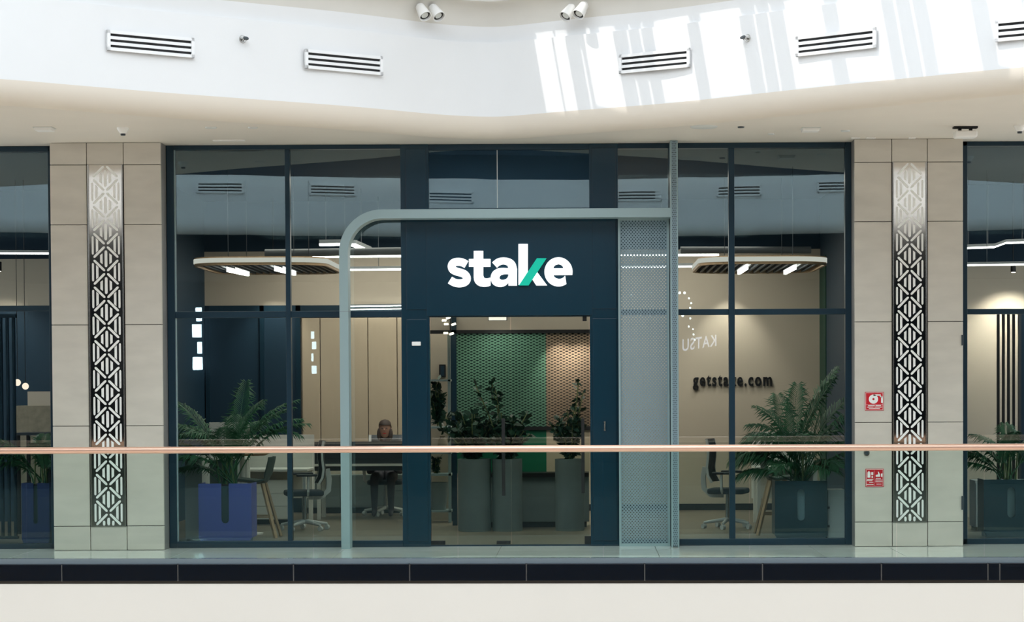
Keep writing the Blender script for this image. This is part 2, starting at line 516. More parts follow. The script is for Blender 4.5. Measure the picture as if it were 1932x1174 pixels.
# opposite side of the atrium (seen in the glass) ---------------------------------------------
opp = smooth_pl([(13, -11.9), (9.5, -12.6), (6.9, -13.4), (3.4, -14.15), (1.2, -14.6), (-0.5, -14.75), (-2.2, -14.5), (-4, -14.05), (-6.9, -13.4), (-10, -12.6), (-14, -11.8)], 2)
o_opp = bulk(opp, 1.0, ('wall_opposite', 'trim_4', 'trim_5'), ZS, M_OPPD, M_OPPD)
mb = MB(); lo = o_opp(OFF_B); n = len(lo)
mb.add([(x, y, ZS) for x, y in lo] + [(x, -32, ZS) for x, y in lo], [(i, i + 1, n + i + 1, n + i) for i in range(n - 1)])
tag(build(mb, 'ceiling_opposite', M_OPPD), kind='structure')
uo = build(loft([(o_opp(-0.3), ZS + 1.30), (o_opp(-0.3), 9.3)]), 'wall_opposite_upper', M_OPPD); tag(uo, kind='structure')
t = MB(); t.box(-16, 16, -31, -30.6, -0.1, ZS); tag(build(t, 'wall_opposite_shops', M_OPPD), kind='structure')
t = MB(); t.box(-16, 16, -31, -14.6, -0.75, 0); tag(build(t, 'floor_opposite', M_OPPB), kind='structure')
t = MB(); t.box(-20, 20, -16.0, -15.6, -6.0, -0.75); tag(build(t, 'wall_opposite_lower', M_OPPL), kind='structure')
t = MB(); t.box(-20, 20, -31, 2, -6.2, -6.0); tag(build(t, 'floor_lower', M_LOWF), kind='structure')
t = MB(); t.box(-20, -19.6, -31, 2, -6.0, 6.0); tag(build(t, 'wall_left', M_WHITE), kind='structure')
t = MB(); t.box(19.6, 20, -31, 2, -6.0, 6.0); tag(build(t, 'wall_right', M_WHITE), kind='structure')
t = MB(); t.box(-14.2, -13.6, -31, -13, -0.1, ZS + .3); tag(build(t, 'wall_light_stop_left', M_OPPD), kind='structure')  # dark wall added to keep leaking sky light off the opposite floor
t = MB(); t.box(12.6, 13.2, -31, -13, -0.1, ZS + .3); tag(build(t, 'wall_light_stop_right', M_OPPD), kind='structure')  # same on the right: added to block leaking sky light
t = MB(); t.box(-20, 20, 0.0, 0.2, -6.0, -1.6); tag(build(t, 'wall_lower', M_BEIGE), kind='structure')
face_o = o_opp(OFF_F)

# unseen roof boards added above the bulkhead, gaps shaped to cast the sun stripes -------------
ZR = 9.3
Bd = Vector((0.636, 0.772, 0)).normalized()
Bp = Vector((-Bd.y, Bd.x, 0))
def to_roof(p): return p + SUN * (-(ZR - p.z) / 3.0)
gaps = []
for ua, ub in ((1018, 1052), (1055, 1078), (1103, 1107), (1113, 1170), (1196, 1200), (1220, 1224), (1245, 1312), (1334, 1412), (1439, 1443), (1466, 1470),
               (1497, 1572), (1600, 1686), (1709, 1714), (1741, 1746), (1772, 1856), (1880, 1945), (1975, 2050)):
    pa = hit_pl(ua, 140 if ua < 1800 else 100, face)[0]; pb = hit_pl(ub, 140 if ua < 1800 else 100, face)[0]
    if pa is None or pb is None: continue
    ta = to_roof(pa).dot(Bp); tb = to_roof(pb).dot(Bp)
    mid = (pa + pb) / 2
    s0 = to_roof(Vector((mid.x, mid.y, ZFB - 0.02))).dot(Bd); s1 = to_roof(Vector((mid.x, mid.y, ZS + 1.25))).dot(Bd)
    gaps.append((min(ta, tb), max(ta, tb), min(s0, s1), max(s0, s1)))
# roof points whose sun falls on the walkway floor
pf = [to_roof(P(u, v, y)) for u, v, y in ((1000, 1049, -1.62), (1250, 1049, -1.62), (1110, 1049, -1.40))]
gaps.sort()
roof = MB()
S0, S1 = -16.0, 9.0
def plank(t0, t1, s0, s1):
    if t1 - t0 < 1e-4 or s1 - s0 < 1e-4: return
    c = [Bd * s + Bp * tt for s, tt in ((s0, t0), (s1, t0), (s1, t1), (s0, t1))]
    roof.slab([(p.x, p.y) for p in c], ZR, ZR + 0.03)
tt = -8.5
for g in gaps:
    plank(tt, g[0], S0, S1)
    plank(g[0], g[1], S0, g[2]); plank(g[0], g[1], g[3], S1)
    tt = g[1]
plank(tt, 9.0, S0, S1)
# keep only the roof strip along the shopfront
SLX0, SLX1 = P(430, 847, -1.87).x, P(1430, 847, -1.87).x
def slit_y(x_, dlt): return kerbY(x_ + 4.37) + .09 - 2.73 + dlt       # roof line whose sun lands on the handrail
def clip_roof(mb, ymin):
    out = MB()
    for k in range(0, len(mb.v), 8):
        q = [Vector(p) for p in mb.v[k:k + 4]]
        # Sutherland-Hodgman against y > ymin and y < 1
        for sgn, lim in ((1, ymin), (-1, 1.0)):
            r = []
            for i in range(len(q)):
                a, b = q[i], q[(i + 1) % len(q)]
                da, db = sgn * a.y - sgn * lim, sgn * b.y - sgn * lim
                if da >= 0: r.append(a)
                if (da >= 0) != (db >= 0): r.append(a + (b - a) * (da / (da - db)))
            q = r
        def cut(poly, f):
            r = []
            for i in range(len(poly)):
                a, b = poly[i], poly[(i + 1) % len(poly)]
                da, db = f(a), f(b)
                if da >= 0: r.append(a)
                if (da >= 0) != (db >= 0): r.append(a + (b - a) * (da / (da - db)))
            return r
        xa_, xb_ = SLX0 - 4.37, SLX1 - 4.37
        mid_ = cut(cut(q, lambda p: p.x - xa_), lambda p: xb_ - p.x)
        for r in (cut(q, lambda p: xa_ - p.x), cut(q, lambda p: p.x - xb_),
                  cut(mid_, lambda p: p.y - slit_y(p.x, .07)), cut(mid_, lambda p: slit_y(p.x, -.30) - p.y)):
            if len(r) >= 3: out.slab([(p.x, p.y) for p in r], ZR, ZR + 0.03)
    return out
rf_ = clip_roof(roof, -5.6)
tag(build(rf_, 'ceiling_sun_mask', M_WHITE), kind='structure')

# ================================================================== FIXTURES ON THE BULKHEAD
def make_vent(L, hgt, label, group):
    r = thing('air_vent', (0, 0, 0), label, 'air vent', group)
    f = MB(); w = 0.03
    f.box(-L / 2, L / 2, -.025, 0, hgt / 2 - w, hgt / 2); f.box(-L / 2, L / 2, -.025, 0, -hgt / 2, -hgt / 2 + w)
    f.box(-L / 2, -L / 2 + w, -.025, 0, -hgt / 2, hgt / 2); f.box(L / 2 - w, L / 2, -.025, 0, -hgt / 2, hgt / 2)
    build(f, 'frame', M_VENT, r)
    b = MB(); b.box(-L / 2 + .01, L / 2 - .01, -.004, 0.0, -hgt / 2 + .01, hgt / 2 - .01)
    build(b, 'duct_opening', M_BLACK, r)
    ih = hgt - 2 * w; gap = ih / (3 + 2 * 1.15); sw = gap * 1.15
    for k in range(2):
        z = hgt / 2 - w - gap * (k + 1) - sw * k
        s = MB(); s.box(-L / 2 + w, L / 2 - w, -.02, -.004, z - sw, z)
        build(s, 'slat', M_VENT, r)
    return r
for (ua, ub, v, lab) in ((200, 364, 84, 'white three-slot air vent on bulkhead left of the left sprinkler head'),
                         (572, 718, 118, 'white three-slot air vent on bulkhead below the left pair of spotlights'),
                         (1171, 1304, 116, 'white three-slot air vent on sun-striped bulkhead nearest the right pair of spotlights'),
                         (1505, 1656, 80, 'white three-slot air vent on sun-striped bulkhead right of the right sprinkler head'),
                         (1880, 2026, 53, 'white three-slot air vent cut off by the right edge of the photo')):
    pa, _ = hit_pl(ua, v, face); pb, _ = hit_pl(ub, v, face); pm, _ = hit_pl((ua + ub) / 2, v, face)
    ang = math.atan2(pb.y - pa.y, pb.x - pa.x)
    L = math.hypot(pb.x - pa.x, pb.y - pa.y)
    r = make_vent(L, 0.19, lab, 'air vents along the bulkhead')
    nrm = Vector((math.sin(ang), -math.cos(ang), 0))
    mid2 = (pa + pb) / 2
    r.location = Vector((mid2.x, mid2.y, pm.z)) + nrm * 0.012
    if (pm - mid2).dot(nrm) > 0: r.location += nrm * (pm - mid2).dot(nrm)
    r.rotation_euler = (0, 0, ang)
for (u, v, lab) in ((415, 354, 'air vent of the opposite bulkhead mirrored high in the leftmost shop pane'),
                    (627, 358, 'air vent of the opposite bulkhead mirrored above the arch curve'),
                    (850, 372, 'air vent of the opposite bulkhead mirrored over the sign panel'),
                    (1207, 369, 'air vent of the opposite bulkhead mirrored over the perforated screen'),
                    (1395, 360, 'air vent of the opposite bulkhead mirrored behind the right mullion'),
                    (1585, 351, 'air vent of the opposite bulkhead mirrored beside the right column')):
    p, ang = hit_pl(u, v, face_o, True)
    r = make_vent(0.78, 0.19, lab, 'air vents on the opposite bulkhead')
    r.location = p + Vector((0, 0.004, 0)); r.rotation_euler = (0, 0, ang)

def make_sprinkler(label, p, ang):
    r = thing('sprinkler_head', (0, 0, 0), label, 'sprinkler', 'sprinkler heads on the bulkhead')
    m = MB(); m.cyl((0, 0, 0), (0, -.012, 0), .04, .034, 18); build(m, 'escutcheon', M_STEEL, r, smooth=True)
    m = MB(); m.cyl((0, -.012, 0), (0, -.05, 0), .017, .014, 12); m.bar((-.018, -.03, -.02), (-.018, -.075, 0), .006, .006); m.bar((.018, -.03, -.02), (.018, -.075, 0), .006, .006)
    build(m, 'nozzle', M_STEEL, r)
    m = MB(); m.cyl((0, -.072, -.004), (0, -.078, .004), .028, .028, 12); build(m, 'deflector', M_DKGREY, r)
    r.location = p; r.rotation_euler = (0, 0, ang)
for u, v, lab in ((458, 74, 'small chrome sidewall sprinkler on bulkhead between the two left vents'), (1410, 72, 'small chrome sidewall sprinkler on the sun-striped right bulkhead')):
    p, ang = hit_pl(u, v, face); make_sprinkler(lab, p, ang)

def make_spot(label, p, axis, arm_dir, group):
    r = thing('spotlight', (0, 0, 0), label, 'spotlight', group)
    a = Vector(axis).normalized()
    b0 = -a * .085; b1 = a * .085
    m = MB()
    q = a.to_track_quat('Z', 'Y').to_matrix()
    prof = [(.001, -.085), (.034, -.085), (.046, -.070), (.066, .085), (.060, .085), (.056, .06)]
    t = MB(); t.lathe(prof, (0, 0, 0), 24)
    t.v = [tuple(q @ Vector(x)) for x in t.v]
    build(t, 'lamp_head', M_LAMPB, r, smooth=True)
    t = MB(); t.cyl((0, 0, .052), (0, 0, .06), .0575, n=24); t.v = [tuple(q @ Vector(x)) for x in t.v]
    build(t, 'black_baffle', M_BLACK, r)
    t = MB(); t.cyl((0, 0, .058), (0, 0, .066), .036, n=20); t.v = [tuple(q @ Vector(x)) for x in t.v]
    build(t, 'lens', M_GREYS, r)
    t = MB(); ad = Vector(arm_dir); t.cyl((0, 0, 0), ad, .018, n=10); t.cyl(ad * .86, ad, .035, n=14)
    build(t, 'arm', M_LAMPB, r, smooth=True)
    r.location = p
cove_pl = o_near(OFF_F + 0.03)
for u, v, ax, ad, lab in ((797, 21, (-.1, -.55, -.82), (-.07, .17, .05), 'left lamp of the left pair of white can spotlights under the cove'),
                          (822, 22, (-.02, -.55, -.82), (-.06, .17, .05), 'right lamp of the left pair of white can spotlights under the cove'),
                          (1073, 22, (-.0, -.55, -.82), (.06, .17, .05), 'left lamp of the right pair of white can spotlights under the cove'),
                          (1097, 18, (.08, -.55, -.82), (.07, .17, .05), 'right lamp of the right pair of white can spotlights under the cove')):
    p, ang = hit_pl(u, v, o_near(OFF_F + .10))
    make_spot(lab, p, (ax[0] + (.55 if u > 1000 else -.55) * -1, ax[1], ax[2]), ad, 'spotlights under the upper cove')

# ================================================================== SOFFIT FIXTURES
def soff(u, v):
    r = ray(u, v); t = (ZS - HCAM) / r.z
    return Vector((0, -D, HCAM)) + r * t
def downlight(u, v, half, label):
    p = soff(u, v)
    r = thing('ceiling_device', p, label, 'ceiling fixture')
    m = MB(); m.box(p.x - half, p.x + half, p.y - half, p.y + half, ZS - .035, ZS); build(m, 'housing', M_LAMPB, r, bevel=.006)
    m = MB(); m.box(p.x - half - .01, p.x + half + .01, p.y - half - .01, p.y + half + .01, ZS - .008, ZS - .0005); build(m, 'flange', M_GREYS, r)
downlight(84, 241, .085, 'small white square fixture on soffit above the left shop strip')
downlight(1529, 242, .085, 'small white square fixture on soffit left of the right column')
def cone(u, v, label):
    p = soff(u, v - 5)
    r = thing('smoke_detector', p, label, 'detector', 'cone detectors under the soffit')
    m = MB(); m.lathe([(.001, 0), (.06, 0), (.058, -.015), (.034, -.055), (.026, -.06), (.001, -.06)], p, 20); build(m, 'base', M_LAMPB, r, smooth=True)
    m = MB(); m.lathe([(.026, -.058), (.024, -.078), (.001, -.08)], p, 16); build(m, 'sensor', M_DKGREY, r)
cone(232, 246, 'white cone-shaped detector on soffit above the left column')
cone(1924, 242, 'white cone-shaped detector on soffit at the far right edge')
def disc(u, v, rad, label, m0=None):
    p = soff(u, v)
    m = MB(); m.lathe([(.001, -.012), (rad * .9, -.012), (rad, -.002), (rad, 0)], (0, 0, 0), 24)
    o = build(m, 'ceiling_disc', m0 or M_GREYS, smooth=True); o.location = p
    tag(o, label, 'ceiling disc', 'flat discs on the soffit')
disc(398, 240, .06, 'tiny flat disc on soffit, left one of two over the leftmost pane')
disc(477, 240, .05, 'tiny flat disc on soffit, right one of two over the leftmost pane')
disc(1328, 239, .14, 'large flat round speaker cover on soffit over the right window')
disc(1398, 239, .035, 'tiny dark disc on soffit beside the large round cover', M_DKGREY)
disc(1455, 252, .035, 'tiny flat disc on soffit close to the right window head')
disc(1595, 246, .05, 'thin flat disc on soffit near the top of the right column')
def lslot(ua, ub, v, label):
    pa, pb = soff(ua, v), soff(ub, v)
    m = MB(); m.box(pa.x, pb.x, pa.y - .03, pa.y + .03, ZS - .01, ZS)
    o = build(m, 'linear_downlight', M_LAMPB, loc=((pa.x + pb.x) / 2, pa.y, ZS)); tag(o, label, 'ceiling fixture')
lslot(402, 462, 264.5, 'short white linear slot in soffit over the leftmost shop pane')
lslot(1606, 1622, 260, 'left small lit slot in soffit just above the right column')
lslot(1634, 1652, 260, 'middle small lit slot in soffit just above the right column')
lslot(1714, 1727, 260, 'right small lit slot in soffit above the right metal panel')
p = soff(1821, 239)
r = thing('ceiling_camera_box', p, 'white box device with black bracket hanging under the right soffit', 'ceiling fixture')
m = MB(); m.box(p.x - .12, p.x + .12, p.y - .05, p.y + .05, ZS - .02, ZS); m.box(p.x - .07, p.x - .04, p.y - .02, p.y + .02, ZS - .05, ZS - .02); m.box(p.x + .04, p.x + .07, p.y - .02, p.y + .02, ZS - .05, ZS - .02)
build(m, 'bracket', M_BLACK, r)
m = MB(); m.box(p.x - .11, p.x + .11, p.y - .09, p.y + .09, ZS - .115, ZS - .048); build(m, 'housing', M_LAMPB, r, bevel=.015)

# ================================================================== COLUMNS
YC = -0.34                               # front face of the columns
def make_column(us, vjoints, vtop, vbot, label, um):
    x = [PX(u, YC) for u in us]          # left edge, panel left, panel right, right edge
    z = [PZ(v, um, YC) for v in vjoints]
    z = [ZS] + z + [0.0]
    r = thing('stone_column', ((x[0] + x[3]) / 2, YC, 0), label, 'column', 'stone-clad columns beside the shop')
    c = MB(); c.box(x[0] + .012, x[3] - .012, YC + .02, .10, 0, ZS)
    build(c, 'core', M_GROUT, r)
    c = MB(); c.box(x[3] - .012, x[3], YC + .045, .0, 0, ZS); build(c, 'side_cladding', M_REVEAL, r)
    c = MB(); c.box(x[0], x[0] + .012, YC + .045, .0, 0, ZS); build(c, 'side_cladding', M_REVEAL, r)
    g = 0.0035
    for k in range(len(z) - 1):
        zt, zb = z[k], z[k + 1]
        for i in range(3):
            if i == 1 and 0 < k < len(z) - 2: continue
            t = MB(); t.box(x[i] + (g if i else 0), x[i + 1] - (g if i < 2 else 0), YC, YC + .045, zb + g, zt - g)
            build(t, 'stone_tile', M_TILE, r, bevel=.003)
    # decorative metal panel with white inlay bars
    pt, pb = z[1], z[-2]
    xa, xb = x[1] + .006, x[2] - .006
    m = MB(); m.box(xa, xb, YC + .004, YC + .03, pb, pt)
    pan = build(m, 'metal_panel', M_MIRR, r)
    m = MB()
    for q in (xa, xb - .014): m.box(q, q + .014, YC - .012, YC + .02, pb, pt)
    build(m, 'edge_strip', M_STEEL, pan)
    m = MB(); m.box(xa, xb, YC - .01, YC + .02, pb - .006, pb + .006); build(m, 'sill_strip', M_STEEL, pan)
    cx = (xa + xb) / 2; S = (xb - xa) / 66.0      # one photo pixel on this panel
    pitch = (pt - pb) / 13.5
    hw = 25 * S; hh = pitch / 2
    def bar_mesh(L, w, cut=0.0, rnd=True):
        b = MB()
        if cut: poly = [(-w / 2, -L / 2), (w / 2, -L / 2 + cut), (w / 2, L / 2 - cut), (-w / 2, L / 2)]
        else:
            e = w / 2
            poly = [(-w / 2, -L / 2 + e), (-w / 4, -L / 2), (w / 4, -L / 2), (w / 2, -L / 2 + e), (w / 2, L / 2 - e), (w / 4, L / 2), (-w / 4, L / 2), (-w / 2, L / 2 - e)]
        b.prism(poly, -.005, 0)
        return b
    protos = {}
    def put(kind, L, w, px, pz, rot, cut=0.0):
        loc = Vector((px, YC + .004, pz)) - rootof(r).location
        if kind not in protos:
            b = bar_mesh(L, w, cut)
            b.v = [tuple(Vector(q) + rootof(r).location) for q in b.v]
            o = build(b, 'inlay_bar', M_INLAY, pan)
            protos[kind] = o
        else:
            o = bpy.data.objects.new('inlay_bar', protos[kind].data); col.objects.link(o); o.parent = pan
        o.location = loc; o.rotation_euler = (0, rot, 0)
    dl = math.hypot(hw - 4.6 * S, hh - 4.8 * S)
    da = math.atan2(hw, hh)
    w = 4.2 * S
    for k in range(14):
        zc = pt - k * pitch                       # a crossing
        zm = zc - pitch / 2                       # middle of the diamond below
        # upper half of the diamond: diagonals going down and out from the crossing
        for s in (-1, 1):
            put('d', dl, w, cx + s * hw / 2, zc - hh / 2, s * -da + PI)
            if k < 13: put('d', dl, w, cx + s * hw / 2, zm - hh / 2, s * da)
        if k < 13:
            put('c', 31 * S, 5 * S, cx, zm, 0)
            for s in (-1, 1): put('i', 20 * S, 4.4 * S, cx + s * 8.6 * S, zm, 0 if s > 0 else PI, 3.4 * S)
        else:                                     # last half period at the sill
            put('ch', 14 * S, 5 * S, cx, zm + 8.5 * S, 0)
            for s in (-1, 1): put('ih', 9 * S, 4.4 * S, cx + s * 8.6 * S, zm + 5.5 * S, 0)
        if k > 0:
            for s in (-1, 1):
                put('o', 34 * S, 3.6 * S, cx + s * 24.4 * S, zc, 0)
                put('n', 27 * S, 4.2 * S, cx + s * 16.4 * S, zc, PI if s > 0 else 0, 4.0 * S)
    return r
cl = make_column((98, 167, 236, 306), (311, 424, 613, 804, 993), 271, 1034, 'beige stone-clad column with patterned metal strip, left of the shopfront', 203)
cr = make_column((1613, 1683, 1750, 1817), (306, 418, 607, 797, 985), 265, 1027, 'beige stone-clad column with patterned metal strip and red signs, right of the shopfront', 1715)
m = MB()
for v0, v1 in ((632, 652), (936, 962)):
    a = P(1817, v0, YC); b = P(1817, v1, YC)
    m.box(a.x - .018, a.x + .006, YC - .012, YC + .02, b.z, a.z)
build(m, 'hinge', M_DKGREY, cr)

def fire_sign(u0, u1, v0, v1, label, kind):
    a = P(u0, v0, YC); b = P(u1, v1, YC)
    r = thing('fire_sign', ((a.x + b.x) / 2, YC, b.z), label, 'sign')
    w = b.x - a.x; h = a.z - b.z
    m = MB(); m.box(a.x, b.x, YC - .008, YC, b.z, a.z); build(m, 'plate', M_RED, r, bevel=.002)
    F = lambda s, t: (a.x + s * w, b.z + t * h)
    y0, y1 = YC - .0105, YC - .0075
    m = MB()
    def rect(s0, s1, t0, t1):
        p, q = F(s0, t0), F(s1, t1); m.box(p[0], q[0], y0, y1, p[1], q[1])
    for s0, s1, t0, t1 in ((.03, .97, .955, .97), (.03, .97, .03, .045), (.03, .045, .03, .97), (.955, .97, .03, .97)): rect(s0, s1, t0, t1)
    build(m, 'border', M_INLAY, r)
    m = MB()
    if kind == 'reel':
        c = F(.45, .62); R1 = .25 * h; R2 = .06 * h
        n = 20
        vs = [(c[0] + R * math.cos(2 * PI * i / n), y, c[1] + R * math.sin(2 * PI * i / n)) for y in (y0, y1) for R in (R1, R2) for i in range(n)]
        fs = [(i, (i + 1) % n, n + (i + 1) % n, n + i) for i in range(n)] + [(i, 2 * n + i, 2 * n + (i + 1) % n, (i + 1) % n) for i in range(n)]
        m.add(vs, fs)
        rect(.45, .84, .80, .87); rect(.86, .95, .42, .76)
        m.prism([F(.74, .82), F(.84, .82), F(.95, .70), F(.86, .70)], y0, y1)
        build(m, 'hose_reel_pictogram', M_INLAY, r)
        m = MB()
        for k, (s0, s1, t0) in enumerate(((.16, .52, .25), (.56, .86, .25), (.12, .46, .17), (.5, .9, .17), (.2, .8, .1))): rect(s0, s1, t0, t0 + .035)
        rect(.05, .95, .315, .325)
        build(m, 'caption', M_INLAY, r)
    else:
        rect(.10, .26, .52, .82); rect(.31, .42, .66, .82); rect(.33, .40, .50, .62); rect(.14, .22, .82, .87)
        rect(.47, .478, .08, .92)
        m.prism([F(.56, .56), F(.80, .56), F(.80, .68), F(.72, .84), F(.68, .84), F(.70, .70), F(.56, .66)], y0, y1)
        rect(.85, .93, .56, .74)
        build(m, 'extinguisher_pictogram', M_INLAY, r)
        m = MB()
        for s0, s1, t0 in ((.08, .42, .40), (.06, .38, .33), (.2, .42, .24), (.05, .44, .12), (.56, .84, .44), (.54, .92, .36), (.54, .92, .27), (.6, .88, .14)): rect(s0, s1, t0, t0 + .035)
        build(m, 'caption', M_INLAY, r)
fire_sign(1632, 1667, 740, 775, 'square red fire hose reel sign on the right column, above the handrail', 'reel')
fire_sign(1633, 1667, 885, 919, 'square red fire extinguisher sign on the right column, below the handrail', 'ext')
p = P(1635, 855, YC)
r = thing('cabinet_lock', p, 'small round chrome lock on the right column below the upper red sign', 'lock')
m = MB(); m.cyl(p, p + Vector((0, -.02, 0)), .034, .03, 18); build(m, 'collar', M_STEEL, r, smooth=True)
m = MB(); m.cyl(p + Vector((0, -.02, 0)), p + Vector((0, -.032, 0)), .02, n=14); m.box(p.x - .03, p.x + .005, p.y - .03, p.y - .02, p.z - .006, p.z + .008); build(m, 'thumb_turn', M_DKGREY, r)

# ================================================================== SHOPFRONT
ZTOP = ZS - .002
def wroot(name, x): return thing(name, (x, 0, 0), kind='structure')
def frame(mb_list, root, name='frame_bar', m=None, bev=.004):
    for b in mb_list:
        q = MB(); q.box(*b); build(q, name, m or M_NAVY, root, bevel=bev)
YF0, YF1 = -.045, .06
def pane(root, x0, x1, z0, z1, y=0.005, m=None):
    q = MB(); q.box(x0, x1, y, y + .012, z0, z1); build(q, 'glass_pane', m or G_FACADE, root)
ZTR_L = (PZ(600, 450), PZ(588, 450))
ZTR_R = (PZ(594, 1440), PZ(583, 1440))
# --- left main window
x = {k: PX(k) for k in (318, 332, 541, 550, 758, 768, 806, 811, 940, 1113, 1118, 1167, 1163, 1262, 1266, 1280, 1375, 1386, 1594, 1612)}
zt = PZ(283, 450); zb = PZ(1021, 450)
w = wroot('window_1', x[541])
frame([(x[318], x[332], YF0, YF1, 0, ZTOP), (x[332], x[758], YF0, YF1, zt, ZTOP), (x[332], x[758], YF0, YF1, 0, zb),
       (x[541], x[550], YF0, YF1, zb, zt), (x[332], x[541], YF0 + .01, YF1, ZTR_L[0], ZTR_L[1]), (x[550], x[758], YF0 + .01, YF1, ZTR_L[0], ZTR_L[1])], w)
for a, b in ((332, 541), (550, 758)):
    pane(w, x[a], x[b], zb, ZTR_L[0]); pane(w, x[a], x[b], ZTR_L[1], zt)
frame([(x[332], x[332] + .012, -.02, .0, zb, zt)], w, 'glazing_bead', M_SAGE, 0)  # bead coloured paler to give the whitish reflection along the jamb
# --- right main window
zt2 = PZ(280, 1440); zb2 = PZ(1016, 1440)
w = wroot('window_2', x[1375])
frame([(x[1594], x[1612], YF0, YF1, 0, ZTOP), (x[1280], x[1594], YF0, YF1, zt2, ZTOP), (x[1280], x[1594], YF0, YF1, 0, zb2),
       (x[1375], x[1386], YF0, YF1, zb2, zt2), (x[1280], x[1375], YF0 + .01, YF1, ZTR_R[0], ZTR_R[1]), (x[1386], x[1594], YF0 + .01, YF1, ZTR_R[0], ZTR_R[1])], w)
for a, b in ((1280, 1375), (1386, 1594)):
    pane(w, x[a], x[b], zb2, ZTR_R[0]); pane(w, x[a], x[b], ZTR_R[1], zt2)
# --- window behind the perforated screen
w = wroot('window_3', x[1167])
frame([(x[1167], x[1266], YF0, YF1, zt2, ZTOP), (x[1167], x[1266], YF0, YF1, 0, zb2), (x[1167], x[1266], YF0 + .01, YF1, ZTR_R[0], ZTR_R[1]), (x[1262], x[1280], YF0 + .01, YF1, 0, ZTOP)], w)
pane(w, x[1167], x[1262], ZTR_R[1], zt2); pane(w, x[1167], x[1262], zb2, ZTR_R[0])
# --- centre: wide posts, header panel, spandrel
zc_t = PZ(283, 960); zsp = PZ(393, 960); zsg1 = PZ(412, 960); zsg0 = PZ(596, 960)
post = thing('wall_entrance', ((x[758] + x[1167]) / 2, 0, 0), kind='structure')
for a, b, aa, bb in ((758, 811, 768, 806), (1113, 1167, 1118, 1163)):
    q = MB(); q.box(x[a], x[b], -.04, .10, 0, ZTOP); build(q, 'post', M_NAVY2, post, bevel=.004)
    for zz0, zz1 in ((.06, PZ(602, 960)), (PZ(584, 960), ZTOP - .05)):
        q = MB(); q.box(x[aa], x[bb], -.052, -.038, zz0, zz1); build(q, 'post_panel', M_NAVY2, post, bevel=.004)
q = MB(); q.box(x[758], x[1167], -.03, .08, zc_t, ZTOP); build(q, 'head_bar', M_NAVY, post, bevel=.004)
q = MB(); q.box(x[811], x[1113], -.03, .10, zsp - .02, zsp + .0); build(q, 'spandrel_bar', M_NAVY, post)
xm = x[940]
for a, b in ((x[811], xm - .004), (xm + .004, x[1113])):
    q = MB(); q.box(a, b, .012, .03, zsp, zc_t); build(q, 'spandrel_backing', M_NAVYW, post)
    q = MB(); q.box(a, b, 0.0, .010, zsp, zc_t); build(q, 'spandrel_glass', G_FACADE, post)
q = MB(); q.box(xm - .004, xm + .004, -.002, .02, zsp, zc_t); build(q, 'glass_joint', M_GREYS, post)
q = MB(); a = P(777, 645, -.052); b = P(794, 652.5, -.052); q.box(a.x, b.x, -.062, -.05, b.z, a.z)
o = build(q, 'name_plate', M_INLAY, post, bevel=.012); o['label'] = 'small blank white plate on the left navy post'
q = MB(); a = P(1141, 795, -.052); b = P(1141, 813, -.052)
q.cyl((a.x, -.075, a.z), (b.x, -.075, b.z), .009, n=10); q.cyl((a.x, -.075, a.z - .01), (a.x, -.05, a.z - .01), .011, n=10); q.cyl((a.x, -.075, b.z + .01), (a.x, -.05, b.z + .01), .011, n=10)
o = build(q, 'post_handle', M_STEEL, post); o['label'] = 'small chrome handle on the right navy post'
# --- sign
sg = thing('shop_sign', ((x[811] + x[1113]) / 2, -.06, zsg0), 'dark navy sign panel reading stake in white letters over the door', 'sign')
q = MB(); q.box(x[811] - .03, x[1113] + .03, -.055, .10, zsg0, zsp - .02); build(q, 'sign_panel', M_NAVY2, sg, bevel=.003)
KS = 270.0 / 1932.0
def smap(co):                           # crop pixels -> facade
    u = 830 + co.x * KS; v = 440 + (-co.y) * KS
    p = P(u, v, -.07); p.y = -.071 - co.z * 1.0
    return p
def stroke(pts, wd):
    L = []; R = []
    fine = [Vector(pts[0])]
    pv = [Vector(p) for p in pts]
    out = []
    for i in range(len(pv) - 1):        # Catmull-Rom
        p0 = pv[max(i - 1, 0)]; p1 = pv[i]; p2 = pv[i + 1]; p3 = pv[min(i + 2, len(pv) - 1)]
        for k in range(4):
            t = k / 4
            out.append(0.5 * ((2 * p1) + (p2 - p0) * t + (2 * p0 - 5 * p1 + 4 * p2 - p3) * t * t + (3 * p1 - p0 - 3 * p2 + p3) * t ** 3))
    out.append(pv[-1])
    for i, p in enumerate(out):
        d = (out[min(i + 1, len(out) - 1)] - out[max(i - 1, 0)]).normalized()
        nn = Vector((-d.y, d.x)) * wd / 2
        L.append(tuple(p + nn)); R.append(tuple(p - nn))
    return L + R[::-1]
def spline_poly(pts, sharp=()):
    n = len(pts); out = []
    for i in range(n):
        p0, p1, p2, p3 = (Vector(pts[(i + k) % n]) for k in (-1, 0, 1, 2))
        if i in sharp: p0 = p1
        if (i + 1) % n in sharp: p3 = p2
        if i in sharp and (i + 1) % n in sharp:
            out.append(tuple(p1)); continue
        for k in range(4):
            t = k / 4
            q = 0.5 * ((2 * p1) + (p2 - p0) * t + (2 * p0 - 5 * p1 + 4 * p2 - p3) * t * t + (3 * p1 - p0 - 3 * p2 + p3) * t ** 3)
            out.append(tuple(q))
    return out
DEP = .035
curvemesh('letter', [stroke([(357, 424), (305, 397), (250, 388), (195, 396), (166, 424), (160, 460), (178, 496), (225, 519), (280, 534), (335, 558), (362, 600), (354, 645), (312, 672), (250, 679), (190, 665), (137, 634)], 106)], M_SIGNW, DEP, sg, smap)
